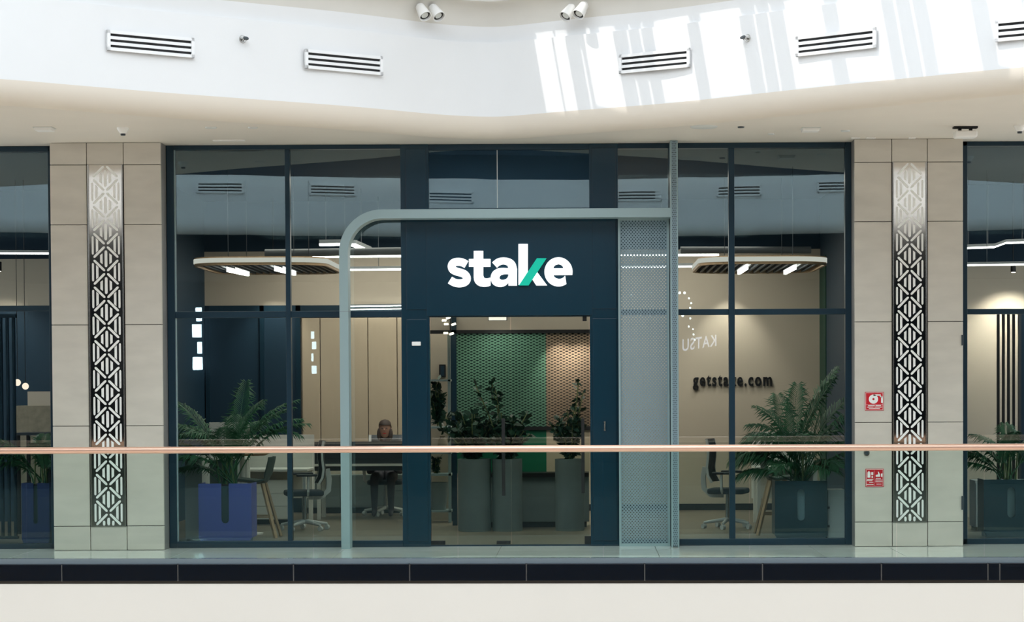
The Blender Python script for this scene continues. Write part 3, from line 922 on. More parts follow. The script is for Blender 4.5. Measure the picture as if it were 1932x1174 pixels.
curvemesh('letter', [[(458, 240), (585, 240), (585, 350), (683, 350), (683, 455), (585, 455), (585, 572), (590, 592), (602, 606), (622, 612), (650, 610), (683, 602), (683, 708), (655, 719), (620, 725), (580, 725), (540, 718), (505, 700), (478, 672), (463, 640), (458, 600), (458, 455), (393, 455), (393, 350), (458, 350)]], M_SIGNW, DEP, sg, smap)
A = [(706, 396), (765, 350), (832, 331), (900, 333), (970, 356), (1018, 405), (1040, 480), (1040, 710), (925, 710), (925, 668), (888, 706), (830, 727), (770, 721), (716, 690), (688, 630), (692, 565), (722, 515), (780, 480), (850, 470), (925, 476), (912, 442), (880, 426), (840, 424), (800, 440), (770, 468)]
curvemesh('letter', [spline_poly(A, (0, 6, 7, 8, 9, 19, 24)), spline_poly([(925, 556), (870, 556), (822, 570), (804, 600), (815, 624), (850, 632), (890, 622), (920, 590)], (0,))], M_SIGNW, DEP, sg, smap)
curvemesh('letter', [[(1060, 148), (1187, 148), (1187, 520), (1070, 700), (1060, 700)], [(1245, 622), (1310, 522), (1448, 708), (1302, 708)]], M_SIGNW, DEP, sg, smap)
o = curvemesh('letter_slash', [[(1310, 340), (1440, 340), (1197, 707), (1067, 707)]], M_SIGNG, DEP + .006, sg, smap); o['label'] = 'green slanted arm of the letter k'
ec = (1601, 524); erx, ery = 190, 197
Eo = []
a0 = math.degrees(math.atan2(-(568 - ec[1]) / ery, (1788 - ec[0]) / erx))
for i in range(41):
    a = math.radians(-12 + (352 - 38 + 2) * i / 40)
    Eo.append((ec[0] + erx * math.cos(a), ec[1] - ery * math.sin(a)))
Eo = [p for p in Eo] + [(1690, 576), (1665, 603), (1635, 616), (1605, 619), (1570, 610), (1545, 592), (1532, 568)]
curvemesh('letter', [Eo, [(1530, 476), (1540, 450), (1562, 430), (1600, 420), (1636, 430), (1658, 450), (1668, 476)]], M_SIGNW, DEP, sg, smap)
# --- entrance doors
dr = thing('door_1', ((x[811] + x[1113]) / 2, 0, 0), kind='structure')
xd = PX(963)
for a, b in ((x[811] + .01, xd - .006), (xd + .006, x[1113] - .01)):
    q = MB(); q.box(a, b, .02, .032, .02, zsg0); build(q, 'glass_leaf', G_DOOR, dr)
q = MB(); q.box(x[811], x[1113], 0, .06, 0, .016); build(q, 'threshold', M_NAVY, dr)
q = MB(); q.box(x[811], x[1113], -.02, .07, zsg0 - .012, zsg0); build(q, 'door_head', M_NAVY, dr)
for ua, ub, va, vb in ((812, 840, 1021, 1031), (937, 963, 1021, 1027), (1103, 1115, 1012, 1028), (1099, 1107, 597, 606)):
    a = P(ua, va, 0); b = P(ub, vb, 0); q = MB(); q.box(a.x, b.x, .004, .05, max(.003, b.z), a.z); build(q, 'patch_fitting', M_BLACK, dr, bevel=.003)
for ua, va, vb in ((949.5, 790, 936), (1099.5, 790, 930)):
    a = P(ua, va, -.04); b = P(ua, vb, -.04); q = MB()
    q.box(a.x - .018, a.x + .018, -.055, -.03, b.z, a.z)
    q.cyl((a.x, -.03, a.z - .12), (a.x, .03, a.z - .12), .012, n=8); q.cyl((a.x, -.03, b.z + .12), (a.x, .03, b.z + .12), .012, n=8)
    build(q, 'pull_handle', M_BLACK, dr, bevel=.004)
# --- portal arch (sage green metal)
YA0, YA1 = -.30, -.055
pa = thing('portal_arch', (PX(960, YA0), YA0, 0), 'sage grey metal arch with rounded left corner framing the entrance', 'arch')
xo, xi = PX(641, YA0), PX(657.5, YA0)
zo, zi = PZ(394, 960, YA0), PZ(411, 960, YA0)
xr_ = PX(1266, YA0)
Ro = PX(722, YA0) - xo; Ri = Ro - (xi - xo)
poly = [(xo, 0.0)]
NA = 18
for i in range(NA + 1):
    a = PI - i / NA * PI / 2
    poly.append((xo + Ro + Ro * math.cos(a), zo - Ro + Ro * math.sin(a)))
poly += [(xr_, zo), (xr_, zi)]
for i in range(NA + 1):
    a = PI / 2 + i / NA * PI / 2
    poly.append((xo + Ro + Ri * math.cos(a), zi - Ri + Ri * math.sin(a)))
poly += [(xi, 0.0)]
n = len(poly)
q = MB()
vs_ = [(a, YA0, b) for a, b in poly] + [(a, YA1, b) for a, b in poly]
fs_ = []
half = (n - 1) // 2
for i in range(n // 2 - 1):             # strip faces front/back
    fs_.append((i, i + 1, n - 2 - i, n - 1 - i))
    fs_.append((n + i, n + n - 1 - i, n + n - 2 - i, n + i + 1))
fs_ += [(i, n + i, n + (i + 1) % n, (i + 1) % n) for i in range(n)]
q.add(vs_, fs_)
build(q, 'arch_tube', M_SAGE, pa)
q = MB()
zj = PZ(588, 650, YA0); q.box(xo - .001, xi + .001, YA0 - .001, YA1, zj - .002, zj + .002); build(q, 'butt_joint', M_REVEAL, pa)
# --- perforated sheets
def perf(x0, x1, z0, z1, y, nx, nz, rad_k, hole=None):
    q = MB(); px, pz = (x1 - x0) / nx, (z1 - z0) / nz
    rad = rad_k * min(px, pz)
    NH = 8
    corner = [(-.5, -.5), (0, -.5), (.5, -.5), (.5, 0), (.5, .5), (0, .5), (-.5, .5), (-.5, 0)]
    for j in range(nz):
        off = (j % 2) * .5
        for i in range(nx + (1 if off else 0)):
            l = max(x0, x0 + (i - off) * px); r_ = min(x1, x0 + (i - off + 1) * px)
            cz = z0 + (j + .5) * pz; cx = (l + r_) / 2; ww = r_ - l
            if ww < px * .9:
                q.add([(l, y, cz - pz / 2), (r_, y, cz - pz / 2), (r_, y, cz + pz / 2), (l, y, cz + pz / 2)], [(0, 1, 2, 3)]); continue
            vs = [(cx + a * ww, y, cz + b * pz) for a, b in corner]
            vs += [(cx + rad * math.cos(-3 * PI / 4 + k * PI / 4), y, cz + rad * math.sin(-3 * PI / 4 + k * PI / 4)) for k in range(8)]
            q.add(vs, [(k, (k + 1) % 8, 8 + (k + 1) % 8, 8 + k) for k in range(8)])
    return q
ps = thing('perforated_screen', ((x[1167] + x[1266]) / 2, -.10, 0), 'tall blue-grey perforated metal screen right of the entrance', 'screen')
xa, xb = PX(1167, -.10), PX(1263, -.10)
tag(build(perf(xa + .02, xb - .02, .03, zi - .02, -.10, 15, 182, .37), 'perforated_sheet', M_PERF, ps), kind='stuff')
q = MB()
q.box(xa, xa + .02, -.12, -.06, 0, zi); q.box(xb - .02, xb, -.12, -.06, 0, zi); q.box(xa + .02, xb - .02, -.12, -.06, 0, .03); q.box(xa + .02, xb - .02, -.12, -.06, zi - .02, zi)
build(q, 'sheet_frame', M_SAGE, ps)
pp = thing('perforated_post', (PX(1273, -.3), -.3, 0), 'slim full-height perforated metal post closing the arch on the right', 'post')
xa, xb = PX(1266, -.30), PX(1280, -.30)
zpt = ZS - .004
tag(build(perf(xa + .012, xb - .012, .01, zpt, -.302, 3, 190, .30), 'perforated_face', M_PERF, pp), kind='stuff')
q = MB(); q.box(xa, xa + .012, -.305, -.06, 0, zpt); q.box(xb - .012, xb, -.305, -.06, 0, zpt); build(q, 'post_edge', M_SAGE, pp)
q = MB(); q.box(xa + .012, xb - .012, -.27, -.07, 0, zpt); build(q, 'post_core', M_DKGREY, pp)
# --- neighbouring shop strips
xs0, xs1 = PX(-420), PX(99)
w = wroot('window_4', xs1)
za = (PZ(587, 50), PZ(577, 50)); zbb = PZ(1026, 50)
frame([(xs0, xs1, YF0, YF1, PZ(287, 50), ZTOP), (xs0, xs1, YF0, YF1, 0, zbb), (xs0, xs1, YF0 + .01, YF1, za[0], za[1]), (xs1 - .02, xs1 + .05, YF0, YF1, 0, ZTOP), (xs0, xs0 + .06, YF0, YF1, 0, ZTOP)], w)
pane(w, xs0, xs1, zbb, za[0]); pane(w, xs0, xs1, za[1], PZ(287, 50))
xs0, xs1 = PX(1815), PX(2150)
w = wroot('window_5', xs0)
za = (PZ(593, 1880), PZ(583, 1880)); zbb = PZ(1016, 1880); zz = PZ(276, 1880)
frame([(xs0, xs1, YF0, YF1, zz, ZTOP), (xs0, xs1, YF0, YF1, 0, zbb), (xs0, xs1, YF0 + .01, YF1, za[0], za[1]), (xs0, PX(1824), YF0, YF1, 0, ZTOP), (xs1 - .06, xs1, YF0, YF1, 0, ZTOP)], w)
pane(w, xs0, xs1, zbb, za[0]); pane(w, xs0, xs1, za[1], zz)

# ================================================================== OFFICE INTERIOR
YB = 6.9
XLW, XRW = PX(387, YB), PX(1548, YB)     # side walls of the main room
def struct(mb, name, m, **k): return tag(build(mb, name, m, **k), kind='structure')
def sbox(name, m, *b):
    q = MB(); q.box(*b); return struct(q, name, m)
sbox('floor_office', M_FLOORI, -12, 10, .06, YB + .2, -.05, 0.0)
sbox('ceiling_office', M_CEILD, -12, 10, .12, YB + .2, ZS - .02, ZS + .1)
zbt = PZ(474, 660, YB)
sbox('wall_office_back', M_BEIGE, XLW, XRW, YB, YB + .1, 0, zbt)
sbox('wall_office_back_top', M_CEILD, XLW, XRW, YB, YB + .1, zbt, ZS)
sbox('wall_office_left', M_NAVYW, XLW - .12, XLW, .12, YB, 0, ZS)
sbox('wall_office_right', M_NAVYW, XRW, XRW + .12, .12, YB, 0, ZS)
sbox('trim_6', mat('deep_green', (8, 64, 50), .6), XRW - .012, XRW, YB - .75, YB, 0, PZ(487, 1548, YB))
sbox('baseboard_back', M_BLACK, PX(1100, YB), XRW - .02, YB - .02, YB, 0, .09)
# dark glazed meeting-room front on the back wall
zmt = PZ(577, 450, YB - .05)
dk = thing('door_2', (PX(470, YB), YB - .05, 0), kind='structure')
a, b = PX(388, YB - .05), PX(567, YB - .05)
q = MB(); q.box(a, b, YB - .05, YB - .01, 0, zmt); build(q, 'dark_panel', M_NAVYW, dk)
for k in (0, .62, 1):
    xx = a + (b - a) * k - (.06 if k else 0)
    q = MB(); q.box(xx, xx + .06, YB - .09, YB - .05, 0, zmt); build(q, 'frame_bar', M_NAVY, dk)
q = MB(); q.box(a, b, YB - .09, YB - .05, zmt - .1, zmt); build(q, 'frame_bar', M_NAVY, dk)
sbox('trim_7', M_NAVY, b, PX(760, YB), YB - .06, YB, zmt - .16, zmt)
# beige cupboards on the back wall
cb = thing('tall_cupboard', (PX(660, YB - .06), YB - .06, 0), 'tall beige cupboard with flush doors filling the back wall left of the entrance', 'cupboard')
zcb = PZ(600, 660, YB - .06)
us = (569, 604, 694, 749, 775)
for a, b in zip(us[:-1], us[1:]):
    q = MB(); q.box(PX(a, YB - .06) + .006, PX(b, YB - .06) - .006, YB - .06, YB - .005, .95, zcb); build(q, 'cupboard_door', M_BEIGED, cb, bevel=.004)
# low cabinets along the back, left of the entrance
lc = thing('low_cabinet', (PX(660, 6.5), 6.5, 0), 'low grey cabinet row behind the desk left of the entrance', 'cabinet')
zlc = PZ(897, 660, 6.5)
q = MB(); q.box(PX(575, 6.5), PX(800, 6.5), 6.52, 6.85, .08, zlc); build(q, 'carcass', M_GREYP, lc)
q = MB(); q.box(PX(575, 6.5), PX(800, 6.5), 6.56, 6.85, 0, .08); build(q, 'plinth', M_BLACK, lc)
for a, b in ((575, 640), (640, 703), (703, 800)):
    if a == 703:
        zm_ = PZ(927, 700, 6.5)
        for z0_, z1_ in ((.09, zm_), (zm_ + .01, zlc)):
            q = MB(); q.box(PX(a, 6.5) + .005, PX(b, 6.5) - .005, 6.5, 6.52, z0_, z1_); build(q, 'drawer', M_GREYP, lc)
    else:
        q = MB(); q.box(PX(a, 6.5) + .005, PX(b, 6.5) - .005, 6.5, 6.52, .09, zlc); build(q, 'cabinet_door', M_GREYP, lc)

# ------------------------------------------------------------------ linear lamps
def linear_lamp(pa, pb, w, h, label, hang=True, e=None):
    pa, pb = Vector(pa), Vector(pb)
    r = thing('linear_lamp', (pa + pb) / 2, label, 'lamp', 'linear lamps hanging in the office')
    q = MB(); q.bar(pa + Vector((0, 0, h * .75)), pb + Vector((0, 0, h * .75)), h * .9 if abs(pb.x - pa.x) < .01 else w, h * .9) if False else None
    d = (pb - pa); n = Vector((-d.y, d.x, 0)).normalized() * w / 2
    def strip(z0, z1, k):
        m_ = MB(); vs = [p + s * n * k + Vector((0, 0, z)) for z in (z0, z1) for p, s in ((pa, -1), (pb, -1), (pb, 1), (pa, 1))]
        m_.add(vs, [(0, 3, 2, 1), (4, 5, 6, 7), (0, 1, 5, 4), (1, 2, 6, 5), (2, 3, 7, 6), (3, 0, 4, 7)]); return m_
    build(strip(h * .55, h * 1.5, 1.0), 'lamp_body', M_DUCT, r)
    build(strip(0, h * .55, .9), 'light_strip', e or E_STRIP, r)
    if hang:
        L = d.length
        for k in (.12, .5, .88) if L > 2 else (.2, .8):
            p = pa + d * k
            m_ = MB(); m_.cyl((p.x, p.y, p.z + h * 1.4), (p.x, p.y, ZS - .02), .004, n=6); build(m_, 'cable', M_DKGREY, r)
    return r
linear_lamp(P(590, 486, 5.0), P(1356, 483, 5.0), .08, .045, 'long linear lamp hanging across the office, nearer and higher of the two')
linear_lamp(P(630, 511, 6.2), P(1333, 504, 6.2), .08, .035, 'long linear lamp hanging across the office, farther and lower of the two')
linear_lamp(P(655, 579, 6.80), P(798, 577, 6.80), .05, .02, 'upper thin wall lamp tube above the cupboard near the entrance', False)
linear_lamp(P(655, 585, 6.80), P(798, 583, 6.80), .05, .018, 'lower thin wall lamp tube above the cupboard near the entrance', False)
linear_lamp(P(603, 464, 4.4), P(663, 463, 4.4), .10, .05, 'short linear lamp piece hanging behind the arch curve')
linear_lamp(P(666, 464, 4.46), P(696, 477, 4.90), .08, .05, 'slanted lamp piece inside the arch curve joining the long lamp', False)
q = MB()
q.cyl(P(500, 478, 4.2), P(758, 474, 4.2), .05, n=10); o = build(q, 'ceiling_duct', M_DUCT, loc=P(630, 476, 4.2), smooth=True)
tag(o, 'grey service pipe under the dark office ceiling on the left', 'pipe')
q = MB()
q.cyl(P(1284, 472, 4.2), P(1530, 472, 4.2), .045, n=10); o = build(q, 'ceiling_duct', M_DUCT, loc=P(1400, 472, 4.2), smooth=True)
tag(o, 'grey service pipe under the dark office ceiling on the right', 'pipe')

# ------------------------------------------------------------------ acoustic canopies with round ends
def rrect(x0, x1, y0, y1, r, n=8):
    pts = []
    for cx, cy, a0 in ((x1 - r, y0 + r, -PI / 2), (x1 - r, y1 - r, 0), (x0 + r, y1 - r, PI / 2), (x0 + r, y0 + r, PI)):
        for i in range(n + 1):
            a = a0 + i / n * PI / 2
            pts.append((cx + r * math.cos(a), cy + r * math.sin(a)))
    return pts
def canopy(x0, x1, y0, y1, z, label, lamps, slatdir):
    r = thing('ceiling_canopy', ((x0 + x1) / 2, y0, z), label, 'ceiling canopy', 'rounded canopies hanging in the office')
    po = rrect(x0, x1, y0, y1, .42); pi_ = rrect(x0 + .03, x1 - .03, y0 + .03, y1 - .03, .39)
    n = len(po); q = MB()
    vs = [(a, b, zz) for zz in (z, z + .1) for pl in (po, pi_) for a, b in pl]
    fs = []
    for i in range(n):
        j = (i + 1) % n
        fs += [(i, j, 2 * n + j, 2 * n + i), (n + j, n + i, 3 * n + i, 3 * n + j), (i, n + i, n + j, j), (2 * n + i, 2 * n + j, 3 * n + j, 3 * n + i)]
    q.add(vs, fs); rim = build(q, 'canopy_rim', M_WOOD, r)
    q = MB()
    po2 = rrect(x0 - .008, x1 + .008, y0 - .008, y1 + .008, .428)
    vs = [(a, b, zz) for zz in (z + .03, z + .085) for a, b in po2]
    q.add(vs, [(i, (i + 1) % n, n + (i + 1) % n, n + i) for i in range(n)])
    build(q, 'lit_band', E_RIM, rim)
    q = MB(); q.slab(pi_, z + .06, z + .07); build(q, 'backing_board', M_DKGREY, r)
    k = 0; xx = x0 + .10
    while xx < x1 - .1:
        ins = 0.06
        for cx in (x0 + .42, x1 - .42):
            dx = abs(xx - cx) if (xx < x0 + .42 and cx < (x0 + x1) / 2) or (xx > x1 - .42 and cx > (x0 + x1) / 2) else 0
            if dx: ins = max(ins, .06 + .42 - math.sqrt(max(0, .42 ** 2 - dx ** 2)))
        q = MB(); q.box(xx, xx + .028, y0 + ins, y1 - ins, z + .01, z + .06); build(q, 'slat', M_DKGREY, r)
        xx += .085
    for (ax, ay, bx, by) in lamps:
        q = MB(); q.bar((ax, ay, z - .004), (bx, by, z - .004), .035, .07); build(q, 'lamp_strip', E_STRIP, r)
    for ax, ay in ((x0 + .4, y0 + .4), (x1 - .4, y0 + .4), (x0 + .4, y1 - .4), (x1 - .4, y1 - .4)):
        q = MB(); q.cyl((ax, ay, z + .09), (ax, ay, ZS - .02), .004, n=6); build(q, 'cable', M_DKGREY, r)
yc0, yc1 = 2.0, 4.25
zc_ = PZ(500, 480, yc0)
xa, xb = PX(357, yc0), PX(612, yc0)
L_ = []
for (u0, v0, u1, v1) in ((430, 507, 468, 515), (520, 505, 556, 514)):
    p0 = ray(u0, v0); t = (zc_ - HCAM) / p0.z; p1 = ray(u1, v1); t1 = (zc_ - HCAM) / p1.z
    L_.append((p0.x * t, p0.y * t - D, p1.x * t1, p1.y * t1 - D))
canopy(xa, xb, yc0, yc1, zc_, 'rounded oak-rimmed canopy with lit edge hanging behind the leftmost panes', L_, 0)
zc2 = PZ(498, 1450, yc0)
xa2, xb2 = PX(1322, yc0), PX(1567, yc0)
L_ = []
for (u0, v0, u1, v1) in ((1409, 502, 1394, 512), (1500, 502, 1481, 512)):
    p0 = ray(u0, v0); t = (zc2 - HCAM) / p0.z; p1 = ray(u1, v1); t1 = (zc2 - HCAM) / p1.z
    L_.append((p0.x * t, p0.y * t - D, p1.x * t1, p1.y * t1 - D))
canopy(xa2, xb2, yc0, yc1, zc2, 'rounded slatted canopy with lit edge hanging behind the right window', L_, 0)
def wall_spot(u, v, Y, label, tgt, power, size=75):
    p = P(u, v, Y)
    r = thing('track_spot', p, label, 'spotlight', 'warm spotlights washing the back walls')
    q = MB(); q.cyl(p, p + Vector((0, .02, .12)), .035, .03, 14); build(q, 'lamp_head', M_BLACK, r)
    q = MB(); q.cyl(p + Vector((0, 0, -.004)), p + Vector((0, 0, .002)), .027, n=14); build(q, 'lens', E_SPOTL, r)
    q = MB(); q.cyl(p + Vector((0, .02, .12)), (p.x, p.y + .02, ZS - .02), .006, n=6); build(q, 'stem', M_BLACK, r)
    spot('wall_wash', p + Vector((0, 0, -.02)), tgt, power, size)
wall_spot(1379, 512, 6.45, 'warm spotlight under the right canopy washing the back wall', (PX(1379, YB), YB, 1.7), 60)
wall_spot(515, 512, 6.45, 'warm spotlight behind the left canopy washing the back wall', (PX(515, YB), YB, 1.7), 45)
wall_spot(1912, 514, 4.4, 'warm spotlight glowing in the right neighbouring unit', (PX(1912, 4.8), 4.9, 1.4), 120, 110)
wall_spot(-2, 512, 4.4, 'warm spotlight glowing in the left neighbouring unit', (PX(-2, 4.8), 4.9, 1.6), 45, 95)

# ------------------------------------------------------------------ planters and palms
def planter(cx, cy, w, h, d, m, label, slot_open):
    r = thing('planter', (cx, cy, 0), label, 'planter')
    x0, x1 = cx - w / 2, cx + w / 2
    sw = w * .145; zs0 = h * .34
    y0, y1 = cy - d / 2, cy + d / 2
    n = 8
    def arc(c, rr, a0, a1): return [(c[0] + rr * math.cos(a0 + (a1 - a0) * i / n), c[1] + rr * math.sin(a0 + (a1 - a0) * i / n)) for i in range(n + 1)]
    slot_b = arc((cx, zs0 + sw / 2), sw / 2, PI, 2 * PI)
    zb_ = h * .10; ch = w * .07
    if slot_open:
        poly = [(x0, h), (x0, zb_), (x0 + ch * .6, .03), (x0 + ch, 0), (x1 - ch, 0), (x1 - ch * .6, .03), (x1, zb_), (x1, h), (cx + sw / 2, h)] + slot_b[::-1] + [(cx - sw / 2, h)]
        polys = [poly]
    else:
        poly = [(x0, h), (x0, zb_), (x0 + ch * .6, .03), (x0 + ch, 0), (x1 - ch, 0), (x1 - ch * .6, .03), (x1, zb_), (x1, h)]
        hole = slot_b + arc((cx, h * .80), sw / 2, 0, PI)
        polys = [poly, hole]
    mp = lambda co: Vector((co.x, y0 + .012 + co.z, -co.y))
    o = curvemesh('front_shell', [[(a, -b) for a, b in pl] for pl in polys], m, .024, r, lambda co: Vector((co.x, y0 + .012 + co.z, co.y)) if False else Vector((co.x, y0 + .012 + co.z, co.y)))
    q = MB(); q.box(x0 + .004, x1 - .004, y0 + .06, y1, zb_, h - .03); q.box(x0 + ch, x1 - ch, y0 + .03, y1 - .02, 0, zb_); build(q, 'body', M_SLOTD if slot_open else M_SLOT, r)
    q = MB(); q.box(x0, x0 + .012, y0 + .02, y1, zb_, h); q.box(x1 - .012, x1, y0 + .02, y1, zb_, h); build(q, 'side_wall', m, r)
    q = MB(); q.box(x0 + .012, x1 - .012, y0 + .06, y1 - .01, h - .03, h - .02); build(q, 'soil', M_SOIL, r)
    return r
def frond_mesh(base, az, el, L, droop, nl=26, lw=.010, ll=.30, rng=random):
    """returns (leaf MB, rachis pts): a feather palm leaf arching from base"""
    pts = []; p = Vector(base); e = el
    d_h = Vector((math.cos(az), math.sin(az), 0))
    N = 14
    for i in range(N + 1):
        pts.append(p.copy())
        e_i = el - droop * (i / N) ** 1.4
        p = p + (d_h * math.cos(e_i) + Vector((0, 0, math.sin(e_i)))) * (L / N)
    q = MB()
    for i in range(N):
        r0 = .007 * (1 - i / N) + .0015
        q.cyl(pts[i], pts[i + 1], r0, max(.0012, r0 - .0006), 5, cap=False)
    for i in range(nl):
        t = .26 + .74 * i / (nl - 1)
        k = t * N; a = min(int(k), N - 1); f = k - a
        p0 = pts[a].lerp(pts[a + 1], f); tg = (pts[a + 1] - pts[a]).normalized()
        sd_ = tg.cross(Vector((0, 0, 1)))
        if sd_.length < 1e-3: sd_ = Vector((1, 0, 0))
        sd_.normalize(); up = sd_.cross(tg)
        l = ll * (math.sin(PI * (.12 + .80 * (t - .26) / .74)) * .85 + .15) * rng.uniform(.85, 1.1)
        for s in (-1, 1):
            dr = (tg * .75 + sd_ * s * .75 + up * .18).normalized()
            tip = p0 + dr * l + Vector((0, 0, -l * rng.uniform(.15, .75)))
            mid = p0 + dr * l * .5 + Vector((0, 0, -l * .04))
            w_ = tg * lw * rng.uniform(.8, 1.2)
            nn = up * lw * .35
            o = len(q.v)
            q.v += [tuple(p0 - w_ * .3), tuple(mid - w_), tuple(tip), tuple(mid + w_), tuple(p0 + w_ * .3), tuple(mid + nn)]
            q.f += [(o, o + 1, o + 5), (o + 1, o + 2, o + 5), (o + 2, o + 3, o + 5), (o + 3, o + 4, o + 5), (o + 4, o, o + 5)]
    return q
def palm(base, fronds, label, m, seed, ll=.30, stems=5):
    rng = random.Random(seed)
    r = thing('potted_palm', base, label, 'plant')
    b = Vector(base)
    for (az, el, L, dr) in fronds:
        st = b + Vector((rng.uniform(-.10, .10), rng.uniform(-.08, .08), 0))
        build(frond_mesh(st, math.radians(az), math.radians(el), L, math.radians(dr), ll=ll, rng=rng, nl=40), 'frond', m, r)
    for k in range(stems):
        st = b + Vector((rng.uniform(-.12, .12), rng.uniform(-.08, .08), 0))
        q = MB(); q.cyl(st - Vector((0, 0, .03)), st + Vector((rng.uniform(-.04, .04), rng.uniform(-.03, .03), .3)), .012, .007, 8)
        build(q, 'stem', M_STEM, r, smooth=True)
    return r
Y1 = .75
a = P(374, 913, Y1 - .2); b = P(475, 1019, Y1 - .2)
pw = b.x - a.x
pl1 = planter((a.x + b.x) / 2, Y1, pw, a.z, .4, M_BLUEP, 'blue planter with a rounded U-shaped slot, inside the leftmost pane', True)
palm(((a.x + b.x) / 2, Y1 + .03, a.z - .01), [(178, 62, .98, 95), (160, 72, 1.05, 80), (200, 50, .85, 80), (170, 38, .7, 70), (10, 66, 1.1, 70), (20, 72, 1.15, 60),
      (150, 80, 1.12, 60), (95, 75, 1.0, 60), (-80, 74, .9, 70), (60, 68, 1.05, 65), (215, 75, .95, 90), (35, 80, 1.05, 45), (0, 76, 1.1, 110), (182, 78, 1.0, 118), (15, 74, 1.25, 62), (165, 66, 1.2, 78), (-8, 66, 1.15, 66), (188, 70, 1.2, 88), (80, 84, 1.2, 30), (176, 45, .9, 70)],
     'feathery green palm growing in the blue planter by the leftmost pane', M_LEAF, 11, .26)
a = P(1462, 908, Y1 - .2); b = P(1561, 1014, Y1 - .2)
planter((a.x + b.x) / 2, Y1, b.x - a.x, a.z, .4, M_TEALP, 'dark teal planter with a closed pill-shaped slot, inside the right window', False)
palm(((a.x + b.x) / 2, Y1 + .03, a.z - .01), [(178, 62, .98, 120), (165, 56, .9, 105), (195, 50, .8, 90), (183, 42, .75, 60), (172, 70, .95, 110), (70, 84, 1.12, 26), (20, 80, 1.34, 30), (-30, 80, 1.25, 35),
      (8, 70, 1.1, 60), (0, 58, .85, 70), (-15, 48, .75, 60), (100, 78, 1.15, 50), (210, 70, 1.0, 95), (-90, 70, .9, 80), (40, 64, .95, 70), (160, 78, .95, 85), (-60, 50, .7, 90), (230, 45, .7, 90), (300, 40, .6, 70), (185, 30, .6, 60), (175, 72, 1.05, 125), (190, 60, .95, 115), (150, 82, 1.0, 60), (12, 84, 1.3, 26), (25, 76, 1.3, 62), (-5, 76, 1.2, 75), (168, 50, .9, 95)],
     'tall feathery green palm growing in the dark teal planter, right window', M_LEAF, 5, .30)
q = MB(); a = P(1562, 925, .62); b = P(1596, 1016, .62)
cbn = thing('side_cabinet', ((a.x + b.x) / 2, .62, 0), 'low white cabinet beside the dark teal planter against the right jamb', 'cabinet')
q.box(a.x, b.x, .62, 1.0, .03, a.z); build(q, 'carcass', M_DESK, cbn, bevel=.004)
q = MB(); q.box(a.x + .01, b.x - .01, .64, .98, 0, .03); build(q, 'plinth', M_BLACK, cbn)
for vz in (958, 993):
    p = P(1565, vz, .62); q = MB(); q.box(p.x - .03, p.x, .6, .63, p.z - .012, p.z + .012); build(q, 'knob', M_BLACK, cbn)
a = P(346, 862, .9); b = P(380, 1018, .9)
cbn = thing('side_cabinet', ((a.x + b.x) / 2, .9, 0), 'pale upright cabinet behind the blue planter at the left jamb', 'cabinet')
q = MB(); q.box(a.x, b.x, .98, 1.5, .03, a.z); build(q, 'carcass', M_GREYS, cbn, bevel=.004)
q = MB(); q.box(a.x + .01, b.x - .01, 1.0, 1.48, 0, .03); build(q, 'plinth', M_BLACK, cbn)

# ------------------------------------------------------------------ furniture
def stool(cx, cy, side, label):
    """bar stool seen from the side; side=-1 back on the left, +1 back on the right"""
    r = thing('bar_stool', (cx, cy, 0), label, 'stool', 'wooden-legged bar stools behind the planters')
    zs = .63; s = side
    prof = [(-.23, .0), (-.20, .03), (.05, .0), (.14, .02), (.19, .10), (.225, .24), (.235, .30)]
    q = MB(); vs = []; fs = []
    nn = len(prof)
    for th in (0, 1):
        for px_, pz_ in prof:
            for k in range(5):
                t = k / 4 * 2 - 1
                wv = .215 * (1 - .18 * max(0, pz_ - .05) / .25)
                up = .03 * t * t if pz_ < .05 else 0
                fwd = -.05 * t * t if pz_ > .05 else 0
                vs.append((cx + s * (px_ + fwd) + (0 if th else 0), cy + t * wv, zs + pz_ + up - (.018 if th else 0) * (1 if pz_ < .05 else .2)) if not th else
                          (cx + s * (px_ + fwd + (.016 if pz_ > .05 else 0)), cy + t * wv, zs + pz_ + up - (.018 if pz_ < .05 else 0)))
    N1 = nn * 5
    for th in (0, 1):
        for i in range(nn - 1):
            for k in range(4):
                f = (i * 5 + k, i * 5 + k + 1, (i + 1) * 5 + k + 1, (i + 1) * 5 + k)
                fs.append(tuple(N1 * th + z for z in (f if th else f[::-1])))
    for i in range(nn - 1):
        for k in (0, 4):
            fs.append((i * 5 + k, (i + 1) * 5 + k, N1 + (i + 1) * 5 + k, N1 + i * 5 + k))
    for k in range(4):
        fs.append((k, k + 1, N1 + k + 1, N1 + k)); fs.append(((nn - 1) * 5 + k, (nn - 1) * 5 + k + 1, N1 + (nn - 1) * 5 + k + 1, N1 + (nn - 1) * 5 + k))
    q.add(vs, fs); build(q, 'seat_shell', M_TEALG, r, smooth=True)
    for sx in (-1, 1):
        for sy in (-1, 1):
            q = MB(); q.bar((cx + s * (.02 + sx * .09), cy + sy * .12, zs - .005), (cx + s * (.06 + sx * .21), cy + sy * .21, 0), .05, .024)
            build(q, 'leg', M_WOOD, r)
    for sy in (-1, 1):
        q = MB(); q.bar((cx + s * (.05 - .165), cy + sy * .18, .24), (cx + s * (.05 + .165), cy + sy * .18, .24), .02, .02); build(q, 'stretcher', M_WOOD, r)
